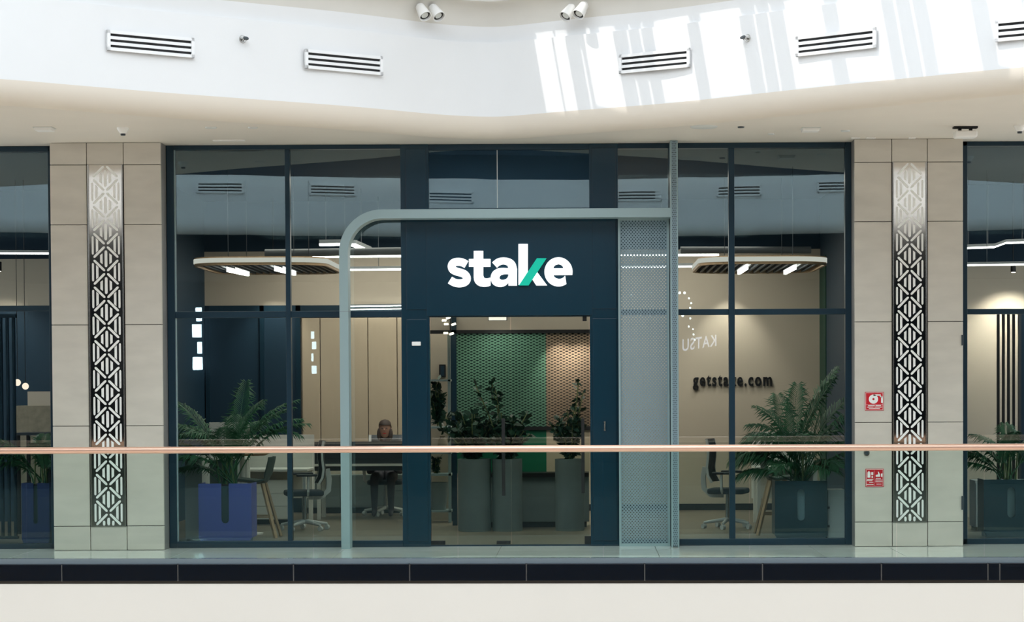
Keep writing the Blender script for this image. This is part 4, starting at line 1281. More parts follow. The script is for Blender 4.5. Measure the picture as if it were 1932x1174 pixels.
def chair(label, group):
    r = thing('office_chair', (0, 0, 0), label, 'chair', group)
    for k in range(5):
        a = k / 5 * 2 * PI + .3
        q = MB(); e = Vector((.29 * math.cos(a), .29 * math.sin(a), .07)); q.cyl((0, 0, .11), e, .028, .016, 8); leg = build(q, 'base_leg', M_GREYS, r, smooth=True)
        q = MB(); q.cyl(e + Vector((-.012, -.018, -.042)), e + Vector((.012, .018, -.042)), .03, n=12); q.cyl(e, e + Vector((0, 0, -.03)), .01, n=6); build(q, 'caster', M_GREYS, leg)
    q = MB(); q.cyl((0, 0, .1), (0, 0, .42), .03, .024, 12); build(q, 'gas_lift', M_STEEL, r, smooth=True)
    q = MB(); q.slab([(a, b) for a, b in rrect(-.24, .22, -.235, .235, .08)], .42, .485); build(q, 'seat', M_DARKF, r, bevel=.02)
    # back: local +x is the rear
    q = MB(); rows = [(.20, .56), (.245, .64), (.26, .74), (.245, .86), (.24, .98), (.265, 1.08)]
    vs = []; fs = []
    for px_, pz_ in rows:
        for k in range(7):
            t = k / 3 - 1; vs.append((px_ - .05 * t * t, t * .215, pz_))
    for i in range(len(rows) - 1):
        for k in range(6): fs.append((i * 7 + k, i * 7 + k + 1, (i + 1) * 7 + k + 1, (i + 1) * 7 + k))
    q.add(vs, fs); build(q, 'backrest', M_DKGREY, r, smooth=True, solid=.014)
    q = MB()
    for s in (-1, 1): q.sweep([(px_ - .05, s * .225, pz_) for px_, pz_ in rows], [(-.013, -.018), (.013, -.018), (.013, .018), (-.013, .018)], up=Vector((0, 1, 0)))
    q.sweep([(.05, 0, .40), (.20, 0, .40), (.29, 0, .48), (.30, 0, .62), (.275, 0, .74)], [(-.03, -.02), (.03, -.02), (.03, .02), (-.03, .02)], up=Vector((0, 1, 0)))
    build(q, 'back_frame', M_GREYS, r)
    for s in (-1, 1):
        q = MB(); q.sweep([(.02, s * .24, .44), (.02, s * .29, .48), (.02, s * .29, .66)], [(-.02, -.012), (.02, -.012), (.02, .012), (-.02, .012)], up=Vector((1, 0, 0)))
        arm = build(q, 'armrest', M_GREYS, r)
        q = MB(); q.box(-.12, .13, s * .29 - .04, s * .29 + .04, .66, .69); build(q, 'arm_pad', M_DKGREY, arm, bevel=.01)
    return r
def desk(x0, x1, y0, y1, zt_, label, ped, flip=False):
    r = thing('work_desk', ((x0 + x1) / 2, y0, 0), label, 'desk', 'white desks in the office')
    q = MB(); q.box(x0, x1, y0, y1, zt_ - .03, zt_); build(q, 'desk_top', M_DESK, r, bevel=.003)
    for xx in (x0 + .02, x1 - .07):
        for yy in (y0 + .03, y1 - .08):
            q = MB(); q.box(xx, xx + .05, yy, yy + .05, 0, zt_ - .03); build(q, 'leg', M_DESK, r)
    q = MB(); q.box(x0, x1, y1 - .03, y1, .3, zt_ + .42); build(q, 'privacy_screen', M_DESK, r, bevel=.003)
    return r
# left: high round table, stool, desk, chair
ct = P(452, 855, 2.2)
t_ = thing('round_table', (ct.x, ct.y, 0), 'high round oak table on a white pole behind the blue planter', 'table')
q = MB(); q.lathe([(.001, ct.z - .03), (.30, ct.z - .03), (.35, ct.z - .008), (.35, ct.z), (.001, ct.z)], (ct.x, ct.y, 0), 32); build(q, 'table_top', M_WOOD, t_)
q = MB(); q.cyl((ct.x + .03, ct.y, .02), (ct.x + .03, ct.y, ct.z - .03), .028, n=14); build(q, 'pole', M_DESK, t_, smooth=True)
q = MB(); q.lathe([(.001, 0), (.24, 0), (.24, .015), (.05, .03), (.001, .03)], (ct.x + .03, ct.y, 0), 24); build(q, 'foot_plate', M_DESK, t_, smooth=True)
p = P(481, 1008, 1.68); stool(p.x, 1.68, 1, 'grey-green shell stool right of the blue planter, back to the right')
d0, d1 = PX(440, 4.0), PX(578, 4.0)
desk(d0, d1, 4.0, 4.75, .70, 'white desk with tall back screen behind the round table', True)
pd = thing('drawer_pedestal', ((d0 + d1) / 2, 4.1, 0), 'white drawer pedestal under the left white desk', 'cabinet')
xa, xb = PX(480, 4.1), PX(541, 4.1)
q = MB(); q.box(xa, xb, 4.12, 4.6, .06, .56); build(q, 'carcass', M_DESK, pd)
q = MB(); q.box(xa + .01, xb - .01, 4.14, 4.58, 0, .06); build(q, 'plinth', M_BLACK, pd)
for k in range(3):
    q = MB(); q.box(xa + .006, xb - .006, 4.10, 4.12, .07 + k * .163, .07 + k * .163 + .155); build(q, 'drawer', M_DESK, pd)
d0_, d1_ = PX(378, 2.9), PX(456, 2.9)
dd = desk(d0_, d1_, 2.9, 3.5, PZ(864, 420, 2.9), 'white-topped counter with dark front between the planter and round table', True)
q = MB(); q.box(d0_ + .05, d1_ - .02, 2.96, 2.99, .1, PZ(864, 420, 2.9) - .03); build(q, 'modesty_panel', M_TEALG, dd)
c1 = chair('white-framed office chair facing left beside the second mullion', 'office chairs in the shop window')
cp = P(575, 990, 2.9)
c1.location = (cp.x, 2.9, 0); c1.rotation_euler = (0, 0, math.radians(12))
# right: mirrored arrangement
c2 = copy_tree(c1); c2['label'] = 'white-framed office chair behind the right window mullion, facing right'
cp = P(1373, 990, 2.9); c2.location = (cp.x, 2.9, 0); c2.rotation_euler = (0, 0, PI - .25)
p = P(1471, 1005, 1.75); stool(p.x, 1.75, -1, 'grey-green shell stool left of the dark teal planter, back to the left')
d0, d1 = PX(1425, 3.4), PX(1545, 3.4)
desk(d0, d1, 3.4, 4.1, .72, 'white desk with tall back screen behind the dark teal planter', True)
xa, xb = PX(1462, 3.5), PX(1520, 3.5)
pd = thing('drawer_pedestal', ((xa + xb) / 2, 3.5, 0), 'white drawer pedestal under the right white desk', 'cabinet')
q = MB(); q.box(xa, xb, 3.52, 4.0, .06, .58); build(q, 'carcass', M_DESK, pd)
for k in range(3):
    q = MB(); q.box(xa + .006, xb - .006, 3.50, 3.52, .07 + k * .168, .07 + k * .168 + .16); build(q, 'drawer', M_DESK, pd)
q = MB(); q.box(xa + .01, xb - .01, 3.54, 3.98, 0, .06); build(q, 'plinth', M_BLACK, pd)
# desk in front of the low cabinets, where a person sits
d0, d1 = PX(590, 5.0), PX(800, 5.0)
rr_ = thing('work_desk', ((d0 + d1) / 2, 5.0, 0), 'long dark-fronted desk behind the glass left of the entrance', 'desk', 'office desks near the entrance')
q = MB(); q.box(d0, d1, 5.0, 5.7, .70, .73); build(q, 'desk_top', M_DESK, rr_)
q = MB(); q.box(d0, d1, 5.02, 5.05, .64, 1.02); build(q, 'privacy_screen', M_DKGREY, rr_)
for xx in (d0 + .03, d1 - .08):
    for yy in (5.08, 5.6): 
        q = MB(); q.box(xx, xx + .05, yy, yy + .05, 0, .70); build(q, 'leg', M_DESK, rr_)

# ------------------------------------------------------------------ seated person behind that desk
def skin_body(name, chains, m, parent, sub=2):
    vs = []; es = []; rad = []
    idx = {}
    def vid(p, r):
        k = tuple(round(c, 4) for c in p)
        if k not in idx: idx[k] = len(vs); vs.append(p); rad.append(r)
        return idx[k]
    for ch in chains:
        prev = None
        for p, r in ch:
            i = vid(p, r)
            if prev is not None and prev != i: es.append((prev, i))
            prev = i
    off = rootof(parent).location
    me = bpy.data.meshes.new(name); me.from_pydata([Vector(p) - off for p in vs], es, []); me.update()
    o = bpy.data.objects.new(name, me); col.objects.link(o); o.parent = parent
    skm = o.modifiers.new('skin', 'SKIN'); skm.use_smooth_shade = True
    for i, r in enumerate(rad): me.skin_vertices[0].data[i].radius = (r, r)
    me.skin_vertices[0].data[0].use_root = True
    me.materials.append(m)
    s = o.modifiers.new('sub', 'SUBSURF'); s.levels = sub; s.render_levels = sub
    return o
hp = P(727, 811, 5.98)
pc = copy_tree(c1); pc['label'] = 'office chair occupied by the seated person at the back desk'
pc.location = (hp.x, 5.98, 0); pc.rotation_euler = (0, 0, PI / 2)
pr = thing('person', (hp.x, 5.95, 0), 'seated person with shoulder-length brown hair and dark top at the back desk', 'person')
X_, Yp = hp.x, 5.95
HZ = hp.z + .01
SH = HZ - .27
arm = lambda s: [((X_, Yp, SH - .02), .10), ((X_ + s * .15, Yp, SH - .03), .065), ((X_ + s * .21, Yp - .02, SH - .20), .048), ((X_ + s * .21, Yp - .08, SH - .31), .042), ((X_ + s * .15, Yp - .22, SH - .26), .036), ((X_ + s * .11, Yp - .30, SH - .235), .028)]
leg = lambda s: [((X_, Yp, .53), .14), ((X_ + s * .09, Yp - .05, .52), .10), ((X_ + s * .11, Yp - .26, .53), .075), ((X_ + s * .11, Yp - .42, .52), .062), ((X_ + s * .11, Yp - .44, .30), .052), ((X_ + s * .11, Yp - .43, .08), .038), ((X_ + s * .11, Yp - .55, .035), .03)]
bd = skin_body('body', [[((X_, Yp, .53), .14), ((X_, Yp + .01, .68), .125), ((X_, Yp + .0, .85), .13), ((X_, Yp, SH - .02), .10), ((X_, Yp - .01, SH + .07), .052), ((X_, Yp - .015, HZ - .06), .055)], arm(-1), arm(1), leg(-1), leg(1)], M_SHIRT, pr)
q = MB()
hd = []
for r_, z_ in ((.001, -.125), (.04, -.115), (.062, -.08), (.073, -.03), (.078, .02), (.072, .07), (.045, .105), (.001, .118)): hd.append((r_, z_))
q.lathe(hd, (0, 0, 0), 20)
q.v = [(X_ + a, Yp - .02 + b * 1.18, HZ + c) for a, b, c in q.v]
head = build(q, 'head', M_SKIN, pr, smooth=True)
q = MB(); q.cyl((X_, Yp - .10, HZ + .015), (X_, Yp - .125, HZ - .02), .007, .013, 8)
for s in (-1, 1): q.sphere((X_ + s * .078, Yp - .015, HZ - .005), .02, 8)
build(q, 'nose_and_ears', M_SKIN, head, smooth=True)
q = MB()
for s in (-1, 1): q.sphere((X_ + s * .03, Yp - .102, HZ + .012), .009, 8)
build(q, 'eyes', M_DKGREY, head)
q = MB(); q.box(X_ - .022, X_ + .022, Yp - .105, Yp - .098, HZ - .063, HZ - .055); build(q, 'mouth', M_RED, head)
q = MB()
q.lathe([(.001, .128), (.05, .115), (.078, .08), (.086, .03), (.088, -.03), (.084, -.10), (.07, -.16), (.05, -.17)], (0, 0, 0), 20)
q.v = [(X_ + a, Yp + .012 + (b * 1.12 if b > -.03 else -.03 - (abs(b) - .03) * .9), HZ + c) for a, b, c in q.v]
q2 = MB(); q2.lathe([(.086, .035), (.083, .07), (.07, .1), (.04, .122), (.001, .131)], (0, 0, 0), 20)
q2.v = [(X_ + a, Yp - .02 + b * 1.18, HZ + c + (.02 if b < -.04 and c < .05 else 0)) for a, b, c in q2.v]
q.add(q2.v, q2.f)
for s in (-1, 1): q.sphere((X_ + s * .076, Yp - .045, HZ - .07), .032, 10, 2.6)
build(q, 'hair', M_HAIR, pr, smooth=True)
for s in (-1, 1):
    w0 = Vector((X_ + s * .11, Yp - .30, SH - .235))
    ch = [[(w0, .024), (w0 + Vector((-s * .01, -.05, 0)), .026)]]
    for k in range(4):
        fx_ = (k - 1.5) * .019
        L = (.07, .08, .075, .058)[k]
        b0 = w0 + Vector((-s * .01 + fx_, -.075, .0))
        ch.append([(w0 + Vector((-s * .01, -.05, 0)), .026), (b0, .0095), (b0 + Vector((0, -L * .5, -.004)), .0085), (b0 + Vector((0, -L * .85, -.02)), .0075)])
    tb = w0 + Vector((-s * .038, -.045, -.004))
    ch.append([(w0, .024), (tb, .011), (tb + Vector((-s * .015, -.035, -.008)), .009)])
    skin_body('hand', ch, M_SKIN, pr, 1)

# ------------------------------------------------------------------ entrance: counter, mesh screen, planters, shelf
YM = 3.7
ms = thing('mesh_screen', (PX(990, YM), YM, 0), 'expanded-metal screen, green on the left and beige on the right, behind the entrance counter', 'screen')
zt_, zb_ = PZ(629, 990, YM), PZ(806, 990, YM)
xg0, xg1, xg2 = PX(861, YM), PX(1030, YM), PX(1135, YM)
def diamonds(x0, x1, z0, z1, y, px, pz, w):
    """expanded metal: horizontal zigzag strands meeting at the knuckles"""
    q = MB(); nz = int(round((z1 - z0) / pz)); nx = int(math.ceil((x1 - x0) / (px / 2)))
    for j in range(nz):
        for s in (0, 1):
            for i in range(nx):
                xa = x0 + i * px / 2; xb = min(x1, xa + px / 2)
                ph = (i + s) % 2
                zc = z0 + (j + .5) * pz
                za = zc + (pz * .5 - w * .2) * (1 if ph == 0 else -1) * .5 * (1 if s == 0 else 1)
                zb = zc + (pz * .5 - w * .2) * (-1 if ph == 0 else 1) * .5
                zo = pz / 2 if s else 0
                q.add([(xa, y - .004, za + zo - w / 2), (xb, y + .004, zb + zo - w / 2), (xb, y + .0, zb + zo + w / 2), (xa, y - .008, za + zo + w / 2)], [(0, 1, 2, 3)])
    return q
PXM = (xg1 - xg0) / 15.0; PZM = (zt_ - zb_) / 32.0
tag(build(diamonds(xg0, xg1, zb_, zt_ - PZM / 2, YM, PXM, PZM, PZM * .36), 'green_mesh', M_MESHG, ms), kind='stuff')
tag(build(diamonds(xg1, xg2, zb_, zt_ - PZM / 2, YM, PXM, PZM, PZM * .36), 'beige_mesh', M_MESHP, ms), kind='stuff')
q = MB(); q.box(xg0, xg1, YM + .06, YM + .08, zb_, zt_); build(q, 'green_backing', M_BACKG, ms)
q = MB(); q.box(xg1, xg2, YM + .06, YM + .08, zb_, zt_); build(q, 'brown_backing', M_BACKP, ms)
zr0 = PZ(812, 990, YM); zl0 = PZ(893, 990, YM)
q = MB(); q.box(xg0, xg2, YM - .02, YM + .08, zr0, zb_); build(q, 'middle_rail', M_BLACK, ms)
q = MB(); q.box(xg0, xg1, YM, YM + .05, zl0, zr0); build(q, 'green_board', M_GREENW, ms)
q = MB(); q.box(xg1, xg2, YM, YM + .05, zl0, zr0); build(q, 'brown_board', M_BEIGED, ms)
q = MB(); q.box(PX(805, YM), xg2, YM - .03, YM + .09, zt_, PZ(622.5, 990, YM)); build(q, 'top_rail', M_BLACK, ms)
q = MB(); q.box(PX(852, YM), xg0, YM - .03, YM + .09, 0, PZ(597, 856, YM)); build(q, 'corner_post', M_NAVY, ms)
sbox('wall_entrance_bulkhead', M_BEIGE, PX(805, YM), xg2, YM + .12, YM + .3, PZ(626, 960, YM + .12), PZ(560, 960, YM + .12))
ctr = thing('reception_counter', (PX(1000, 3.2), 3.2, 0), 'grey counter with dark plinth standing between the tall entrance planters', 'counter')
za_, zb2_ = PZ(900, 1015, 3.2), PZ(985, 1015, 3.2)
q = MB(); q.box(PX(862, 3.2), PX(1110, 3.2), 3.2, YM - .04, zb2_, za_); build(q, 'counter_front', M_GREYP, ctr, bevel=.004)
q = MB(); q.box(PX(862, 3.2), PX(1110, 3.2), 3.17, YM - .04, za_, PZ(893, 1015, 3.2)); build(q, 'counter_top', M_BLACK, ctr)
q = MB(); q.box(PX(862, 3.2) + .03, PX(1110, 3.2) - .03, 3.24, YM - .04, 0, zb2_); build(q, 'plinth', M_BLACK, ctr)
for k, (u0, u1, lab) in enumerate(((862, 925, 'tall round grey planter, leftmost of three inside the entrance'), (927, 984, 'tall round grey planter, middle of three inside the entrance'), (1046, 1101, 'tall round grey planter, rightmost of three inside the entrance'))):
    Y_ = 2.6
    xa, xb = PX(u0, Y_), PX(u1, Y_); rr = (xb - xa) / 2; cx = (xa + xb) / 2; zt2_ = PZ(866, (u0 + u1) / 2, Y_)
    r = thing('round_planter', (cx, Y_, 0), lab, 'planter', 'tall round planters inside the entrance')
    q = MB(); q.lathe([(.001, 0), (rr * .97, 0), (rr, .02), (rr, zt2_), (rr - .03, zt2_), (rr - .03, zt2_ - .05)], (cx, Y_, 0), 32); build(q, 'pot', M_GREYP, r, smooth=True)
    q = MB(); q.lathe([(.001, zt2_ - .045), (rr - .028, zt2_ - .045)], (cx, Y_, 0), 24); build(q, 'soil', M_SOIL, r)
def bush(base, rx, ry, h, nst, label, seed, leafs=26, ls=.07, lean=None):
    rng = random.Random(seed)
    r = thing('leafy_plant', base, label, 'plant', None)
    b = Vector(base)
    st = MB(); lf_ = MB()
    for k in range(nst):
        a = rng.uniform(0, 2 * PI); rad = rng.uniform(.1, 1)
        tip = b + Vector((math.cos(a) * rx * rad, math.sin(a) * ry * rad, h * rng.uniform(.45, 1.0)))
        if lean and k < len(lean): tip = Vector(lean[k])
        mid = b.lerp(tip, .5) + Vector((0, 0, h * .12))
        pts = [b.lerp(mid, t / 3).lerp(mid.lerp(tip, t / 3), t / 3) for t in range(4)]
        for p0, p1 in zip(pts[:-1], pts[1:]): st.cyl(p0, p1, .008, .006, 5, cap=False)
        for j in range(leafs):
            t = rng.uniform(.12, 1); p = b.lerp(mid, t).lerp(mid.lerp(tip, t), t)
            d = Vector((rng.gauss(0, 1), rng.gauss(0, 1), rng.gauss(.3, .7))).normalized()
            l = ls * rng.uniform(.7, 1.3); sdv = d.cross(Vector((rng.gauss(0, 1), rng.gauss(0, 1), rng.gauss(0, 1)))).normalized() * l * .26
            o = len(lf_.v)
            lf_.v += [tuple(p), tuple(p + d * l * .5 + sdv), tuple(p + d * l), tuple(p + d * l * .5 - sdv)]
            lf_.f.append((o, o + 1, o + 2, o + 3))
    build(st, 'stems', M_STEM, r)
    tag(build(lf_, 'foliage', M_LEAFD, r), kind='stuff')
    return r
Y_ = 2.6
bush(P(893, 872, Y_), .46, .24, .62, 34, 'bushy dark green plant in the leftmost tall entrance planter', 3, 44, .10)
bush(P(955, 872, Y_), .32, .24, .60, 28, 'bushy dark green plant with two tall shoots in the middle tall entrance planter', 4, 44, .10, [P(897, 726, Y_), P(928, 722, Y_), P(935, 735, Y_)])
bush(P(1078, 872, Y_), .22, .18, .66, 20, 'loose dark plant in the rightmost tall entrance planter', 5, 34, .085, [P(1092, 715, Y_), P(1100, 740, Y_), P(1038, 800, Y_)])
# shelf unit left of the screen
YS = 4.3
sh = thing('shelf_unit', (PX(825, YS), YS, 0), 'open metal shelf unit with plants just inside the left of the entrance', 'shelf')
for u in (806, 847):
    q = MB(); xx = PX(u, YS); q.box(xx - .018, xx + .018, YS - .02, YS + .02, 0, PZ(632, 830, YS)); build(q, 'upright', M_SAGE, sh)
    q = MB(); q.box(xx - .018, xx + .018, YS + .34, YS + .38, 0, PZ(632, 830, YS)); build(q, 'upright', M_NAVY, sh)
for v in (718, 807, 855, 896, 965):
    q = MB(); z_ = PZ(v, 830, YS); q.box(PX(806, YS), PX(850, YS), YS - .02, YS + .38, z_ - .012, z_ + .012); build(q, 'shelf_board', M_SAGE, sh)
bush(P(826, 806, YS + .15), .12, .10, .62, 16, 'trailing plant with thin leaves on the upper board of the shelf unit', 8, 26, .09)
bush(P(822, 895, YS + .15), .10, .10, .22, 9, 'small leafy plant on the lower board of the shelf unit', 9, 20, .06)
p = P(826, 965, YS + .15)
q = MB(); q.lathe([(.001, 0), (.10, 0), (.13, .2), (.135, .36), (.12, .36), (.11, .2), (.001, .19)], (0, 0, 0), 20); o = build(q, 'storage_basket', M_GREYP, smooth=True); o.location = p + Vector((0, 0, .012))
tag(o, 'grey round basket on the lowest board of the shelf unit', 'basket')
p = P(835, 853, YS + .1)
q = MB(); q.lathe([(.001, 0), (.05, 0), (.07, .06), (.05, .14), (.03, .17), (.035, .19), (.001, .19)], (0, 0, 0), 16); o = build(q, 'vase', M_PAPER, smooth=True); o.location = p + Vector((0, 0, .012))
tag(o, 'small pale vase on the shelf unit near the handrail height', 'vase')
sbox('wall_office_inner', M_BEIGE, PX(801, 4.9), PX(852, 4.9), 4.9, 5.0, 0, PZ(606, 830, 4.9))
pf_ = thing('picture_frame', P(835, 700, 4.9), 'small dark framed picture on the beige wall left of the green screen', 'picture')
a = P(828.5, 688, 4.88); b = P(841, 712, 4.88)
q = MB(); q.box(a.x, b.x, 4.87, 4.9, b.z, a.z); build(q, 'frame', M_BLACK, pf_)
q = MB(); q.box(a.x + .018, b.x - .018, 4.866, 4.87, b.z + .018, a.z - .018); build(q, 'picture', M_NAVYW, pf_)
# small glowing things in the entrance
q = MB(); a = P(922, 598, 2.0); b = P(955, 604, 2.0)
lb = thing('light_box', ((a.x + b.x) / 2, 2.0, b.z), 'white glowing box lamp under the head of the entrance', 'lamp')
q.box(a.x, b.x, 2.0, 2.06, b.z, a.z); build(q, 'lit_face', E_STRIP2, lb)
q = MB(); q.box(a.x - .01, b.x + .01, 2.062, 2.09, b.z - .005, a.z + .03); q.cyl(((a.x + b.x) / 2, 2.075, a.z + .02), ((a.x + b.x) / 2, 2.075, ZS - .02), .008, n=6); build(q, 'lamp_body', M_DKGREY, lb)
tl = thing('track_light_cluster', P(848, 612, 3.0), 'cluster of small bright lamps on a stem beside the screen corner post', 'lamp')
q = MB(); c0 = P(850, 640, 3.0); q.cyl((c0.x, 3.0, c0.z + .1), (c0.x, 3.0, ZS - .02), .01, n=8); build(q, 'stem', M_BLACK, tl)
for u, v, dx in ((846, 600, .04), (838, 606, -.05), (842, 613, -.04), (856, 612, .05), (841, 630, -.03), (852, 630, .04)):
    p = P(u, v, 3.0); q = MB(); q.bar(p + Vector((-.025, 0, -.008 * (1 if dx > 0 else -1))), p + Vector((.025, 0, .008)), .022, .022); hd_ = build(q, 'lamp', E_SPOTL, tl)
    q = MB(); q.bar(p + Vector((0, .02, 0)), Vector((c0.x, 3.0, p.z + .02)), .006, .006); build(q, 'bracket', M_BLACK, hd_)
spot('screen_wash', P(1055, 615, 3.35), P(1060, 720, YM), 34, 70)
spot('screen_wash', P(1098, 615, 3.35), P(1096, 720, YM), 34, 70)
spot('screen_wash', P(930, 606, 3.2), P(960, 720, YM), 8, 110, color=(1, .95, .85))

# ------------------------------------------------------------------ wall lettering
fc = bpy.data.curves.new('web_address', 'FONT')
fc.body = 'getstake.com'; fc.size = 1.0; fc.extrude = .012; fc.offset = .024; fc.space_character = 1.2
tmp = bpy.data.objects.new('t', fc); col.objects.link(tmp); bpy.context.view_layer.update()
dg = bpy.context.evaluated_depsgraph_get(); mt = bpy.data.meshes.new_from_object(tmp.evaluated_get(dg)); bpy.data.objects.remove(tmp)
vx = [v.co.x for v in mt.vertices]; x0_, x1_ = min(vx), max(vx); vy0 = 0.0
vy1 = max(v.co.y for v in mt.vertices)
A0, A1 = P(1307, 728, YB), P(1456, 728, YB); zt3 = PZ(704, 1400, YB); zb3 = PZ(728, 1380, YB)
ymax_x = .72
for v in mt.vertices:
    v.co = Vector((A0.x + (v.co.x - x0_) / (x1_ - x0_) * (A1.x - A0.x), YB - .02 - v.co.z * .8, zb3 + v.co.y / vy1 * (zt3 - zb3))) - Vector((A0.x, YB, zb3))
mt.materials.clear(); mt.materials.append(M_BLKLET)
o = bpy.data.objects.new('wall_lettering', mt); col.objects.link(o); o.location = (A0.x, YB, zb3)
tag(o, 'black letters reading getstake.com on the beige back wall', 'lettering')

# ------------------------------------------------------------------ neighbouring units
def slat_screen(u0, u1, n, Y, v0, v1, label, m, um):
    a = P(u0, v0, Y); b = P(u1, v1, Y)
    r = thing('slat_screen', ((a.x + b.x) / 2, Y, max(0, b.z)), label, 'screen')
    for i in range(n):
        xx = a.x + (b.x - a.x) * i / (n - 1)
        q = MB(); q.box(xx - .014, xx + .014, Y, Y + .05, max(0.03, b.z), a.z); build(q, 'slat', m, r)
    q = MB(); q.box(a.x - .03, b.x + .03, Y - .005, Y + .055, a.z, a.z + .04); q.box(a.x - .03, b.x + .03, Y - .005, Y + .055, max(0, b.z - .03), max(.03, b.z)); build(q, 'rail', m, r)
# left unit
YL = 5.0
sbox('wall_left_unit', M_NAVYW, -12, XLW - .12, YL, YL + .1, 0, PZ(577, 50, YL))
sbox('wall_left_unit_top', M_BEIGE, -12, XLW - .12, YL - .03, YL + .1, PZ(577, 50, YL), PZ(489, 50, YL))
sbox('wall_left_unit_dark', M_CEILD, -12, XLW - .12, YL, YL + .1, PZ(489, 50, YL), ZS)
slat_screen(-60, 29, 8, 1.0, 600, 1012, 'dark vertical slat screen at the far left behind the glass', M_NAVY, 0)
linear_lamp(P(-140, 479, 2.6), P(150, 480, 2.6), .07, .03, 'linear lamp hanging in the left neighbouring unit')
pb_ = thing('pinboard_wall', (PX(62, 4.2), 4.2, 0), 'beige counter block with textured grey front in the left neighbouring unit', 'counter')
a = P(50, 739, 4.2); b = P(112, 766, 4.2)
q = MB(); q.box(a.x, b.x, 4.25, 4.8, b.z, a.z); build(q, 'upper_block', M_BEIGE, pb_)
a = P(27, 766, 4.2); b = P(112, 832, 4.2)
q = MB(); q.box(a.x, b.x, 4.2, 4.8, 0, a.z); build(q, 'lower_block', M_PAPER, pb_)
for u, v, lab in ((33, 722, 'small warm globe lamp, left one of two at the far left'), (48, 729, 'small warm globe lamp, right one of two at the far left')):
    p = P(u, v, 3.6); r = thing('globe_lamp', p, lab, 'lamp', 'globe lamps in the left unit')
    q = MB(); q.sphere(p, .042, 14); build(q, 'globe', E_GLOBE, r, smooth=True)
    q = MB(); q.cyl(p + Vector((0, 0, .04)), (p.x, p.y, ZS - .02), .004, n=6); build(q, 'cable', M_BLACK, r)
a = P(40, 912, .55); b = P(94, 1020, .55)
planter((a.x + b.x) / 2, .75, (b.x - a.x), a.z, .4, mat('navy_planter', (44, 58, 116), .45), 'dark blue planter half seen left of the left column', True)
palm(((a.x + b.x) / 2, .78, a.z - .01), [(178, 60, .9, 95), (190, 50, .8, 80), (170, 72, .85, 90), (10, 70, .75, 90), (160, 40, .7, 60), (95, 76, .7, 60), (-85, 74, .65, 70), (30, 60, .65, 80), (205, 66, .8, 100)],
     'feathery palm in the dark blue planter at the far left', M_LEAF, 21, .24)
ht = P(60, 817, 2.4)
q = MB(); q.box(PX(25, 2.4), PX(92, 2.4), 2.4, 3.0, ht.z - .03, ht.z); 
t2 = thing('side_table', (ht.x, 2.7, 0), 'dark high table top behind the palm at the far left', 'table'); build(q, 'table_top', M_DKGREY, t2)
for u in (30, 88):
    for yy in (2.44, 2.92):
        q = MB(); xx = PX(u, 2.4); q.box(xx - .02, xx + .02, yy, yy + .04, 0, ht.z - .03); build(q, 'leg', M_BLACK, t2)
# right unit
YR = 4.9
sbox('wall_right_unit', M_BEIGE, XRW + .12, 10, YR, YR + .1, 0, PZ(498, 1880, YR))
sbox('wall_right_unit_top', M_CEILD, XRW + .12, 10, YR, YR + .1, PZ(498, 1880, YR), ZS)
slat_screen(1884, 1913, 4, 3.2, 590, 1010, 'four thin dark vertical slats behind the far right glass', M_BLACK, 0)
linear_lamp(P(1815, 502, 3.0), P(2050, 499, 3.0), .07, .03, 'straight linear lamp in the right neighbouring unit')
linear_lamp(P(1815, 470, 3.4), P(1876, 468, 3.4), .07, .035, 'left piece of the bent lamp line in the right neighbouring unit')
linear_lamp(P(1876, 468, 3.4), P(1898, 460, 3.4), .07, .035, 'slanted middle piece of the bent lamp line at far right', False)
linear_lamp(P(1898, 460, 3.4), P(2050, 456, 3.4), .07, .035, 'right piece of the bent lamp line in the right neighbouring unit')
dk = thing('dark_door', (PX(1950, 3.6), 3.6, 0), 'dark framed doorway cut off by the right edge of the photo', 'door')
q = MB(); q.box(PX(1922, 3.6), PX(1990, 3.6), 3.6, 3.66, 0, PZ(590, 1930, 3.6)); build(q, 'door_leaf', M_NAVYW, dk)
q = MB(); q.box(PX(1922, 3.6), PX(1926, 3.6), 3.56, 3.6, 0, PZ(590, 1930, 3.6)); build(q, 'door_frame', M_DKGREY, dk)
a = P(1870, 905, 1.1); 
planter(PX(1905, 1.1), 1.2, .62, PZ(905, 1905, 1.0), .4, M_TEALP, 'dark planter in the far right window', False)
palm((PX(1905, 1.1), 1.22, PZ(905, 1905, 1.0) - .01), [(175, 62, .75, 80), (190, 55, .8, 95), (165, 45, .75, 60), (10, 70, .85, 90), (-10, 60, .8, 80), (90, 78, .8, 60), (-80, 72, .75, 60), (40, 66, .8, 80), (200, 72, .75, 110), (150, 75, .72, 70), (183, 36, .6, 50)],
     'dark feathery palm in the far right window', M_LEAF, 31, .22)
for u0, u1, v0, lab in ((1840, 1881, 907, 'pale low cabinet left of the slats in the far right window'), (1897, 1950, 907, 'pale low cabinet right of the slats in the far right window')):
    a = P(u0, v0, 2.2); b = P(u1, v0, 2.2)
    c_ = thing('side_cabinet', ((a.x + b.x) / 2, 2.2, 0), lab, 'cabinet', None)
    q = MB(); q.box(a.x, b.x, 2.22, 2.6, .04, a.z); build(q, 'carcass', M_GREYS, c_, bevel=.004)
    q = MB(); q.box(a.x + .01, b.x - .01, 2.2, 2.22, .05, a.z - .03); build(q, 'cabinet_door', M_GREYS, c_)
    q = MB(); q.box(a.x + .02, b.x - .02, 2.25, 2.58, 0, .04); build(q, 'plinth', M_BLACK, c_)

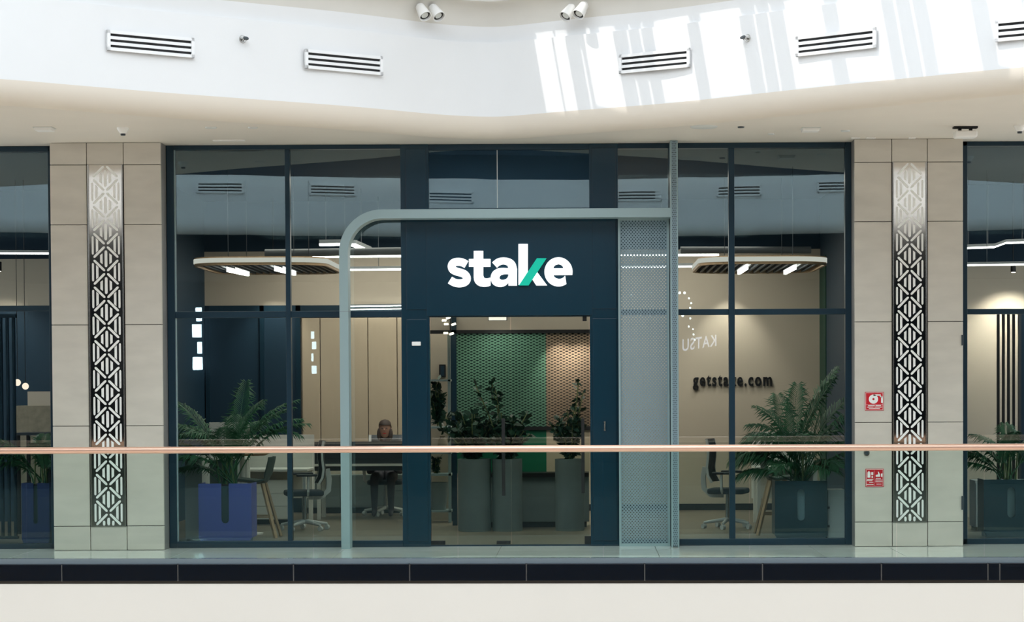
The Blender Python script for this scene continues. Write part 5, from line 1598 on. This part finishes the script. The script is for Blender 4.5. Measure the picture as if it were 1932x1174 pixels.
# ------------------------------------------------------------------ lit things on the opposite side, seen as reflections
YO = -30.3
def mir(u, v, y=YO): 
    p = P(u, v, -y); return Vector((p.x, y, p.z))
ks = thing('opposite_sign', mir(1320, 646), 'glowing word sign of the opposite shop, mirrored in the right window', 'sign')
fc = bpy.data.curves.new('sign_word', 'FONT'); fc.body = 'KATSU'; fc.extrude = .02; fc.size = 1; fc.offset = .012; fc.space_character = 1.15
tmp = bpy.data.objects.new('t', fc); col.objects.link(tmp); bpy.context.view_layer.update()
dg = bpy.context.evaluated_depsgraph_get(); mt = bpy.data.meshes.new_from_object(tmp.evaluated_get(dg)); bpy.data.objects.remove(tmp)
vx = [v.co.x for v in mt.vertices]; x0_, x1_ = min(vx), max(vx); vy1 = max(v.co.y for v in mt.vertices)
B0, B1 = mir(1352, 652), mir(1287, 661); hh = mir(1352, 630).z - B0.z
for v in mt.vertices:
    t = (v.co.x - x0_) / (x1_ - x0_)
    v.co = Vector((B0.x + t * (B1.x - B0.x), YO + v.co.z, B0.z + t * (B1.z - B0.z) + v.co.y / vy1 * hh)) - Vector(ks.location)
mt.materials.clear(); mt.materials.append(E_SIGN2)
o = bpy.data.objects.new('lit_word', mt); col.objects.link(o); o.parent = ks
def blocks(lst, label, m):
    c = mir(*lst[0][:2]); r = thing('opposite_blade_sign', c, label, 'sign')
    for u, v, w_, h_ in lst:
        p = mir(u, v); k = (D - YO) / FPX
        q = MB(); q.box(p.x - w_ * k / 2, p.x + w_ * k / 2, YO, YO + .03, p.z - h_ * k / 2, p.z + h_ * k / 2); build(q, 'lit_block', m, r, bevel=.04)
blocks([(374, 586, 12, 9), (375, 602, 11, 9), (371, 624, 18, 24), (376, 656, 9, 23), (372, 686, 18, 24)], 'bright vertical sign of the opposite side mirrored in the leftmost pane', E_SIGN)
blocks([(589, 632, 6, 14), (592, 652, 8, 15), (589, 675, 4, 15), (592, 698, 9, 15)], 'smaller vertical sign of the opposite side mirrored beside the arch', emis('opposite_sign_dim', (.94, .98, 1), 6.0))
sl = thing('string_lights', mir(1300, 600), 'string of tiny bulbs opposite, mirrored in the right window', 'string lights')
for u, v in ((1283, 554), (1292, 554), (1300, 564), (1304, 573), (1302, 581), (1288, 595), (1302, 600), (1299, 615), (1307, 620), (1308, 630), (1310, 640), (1190, 555), (1229, 552), (1226, 598), (1222, 630), (1232, 575)):
    p = mir(u, v); q = MB(); q.sphere(p, .022 if u not in (1283, 1292, 1288) else .032, 8); build(q, 'bulb', E_BULB, sl)
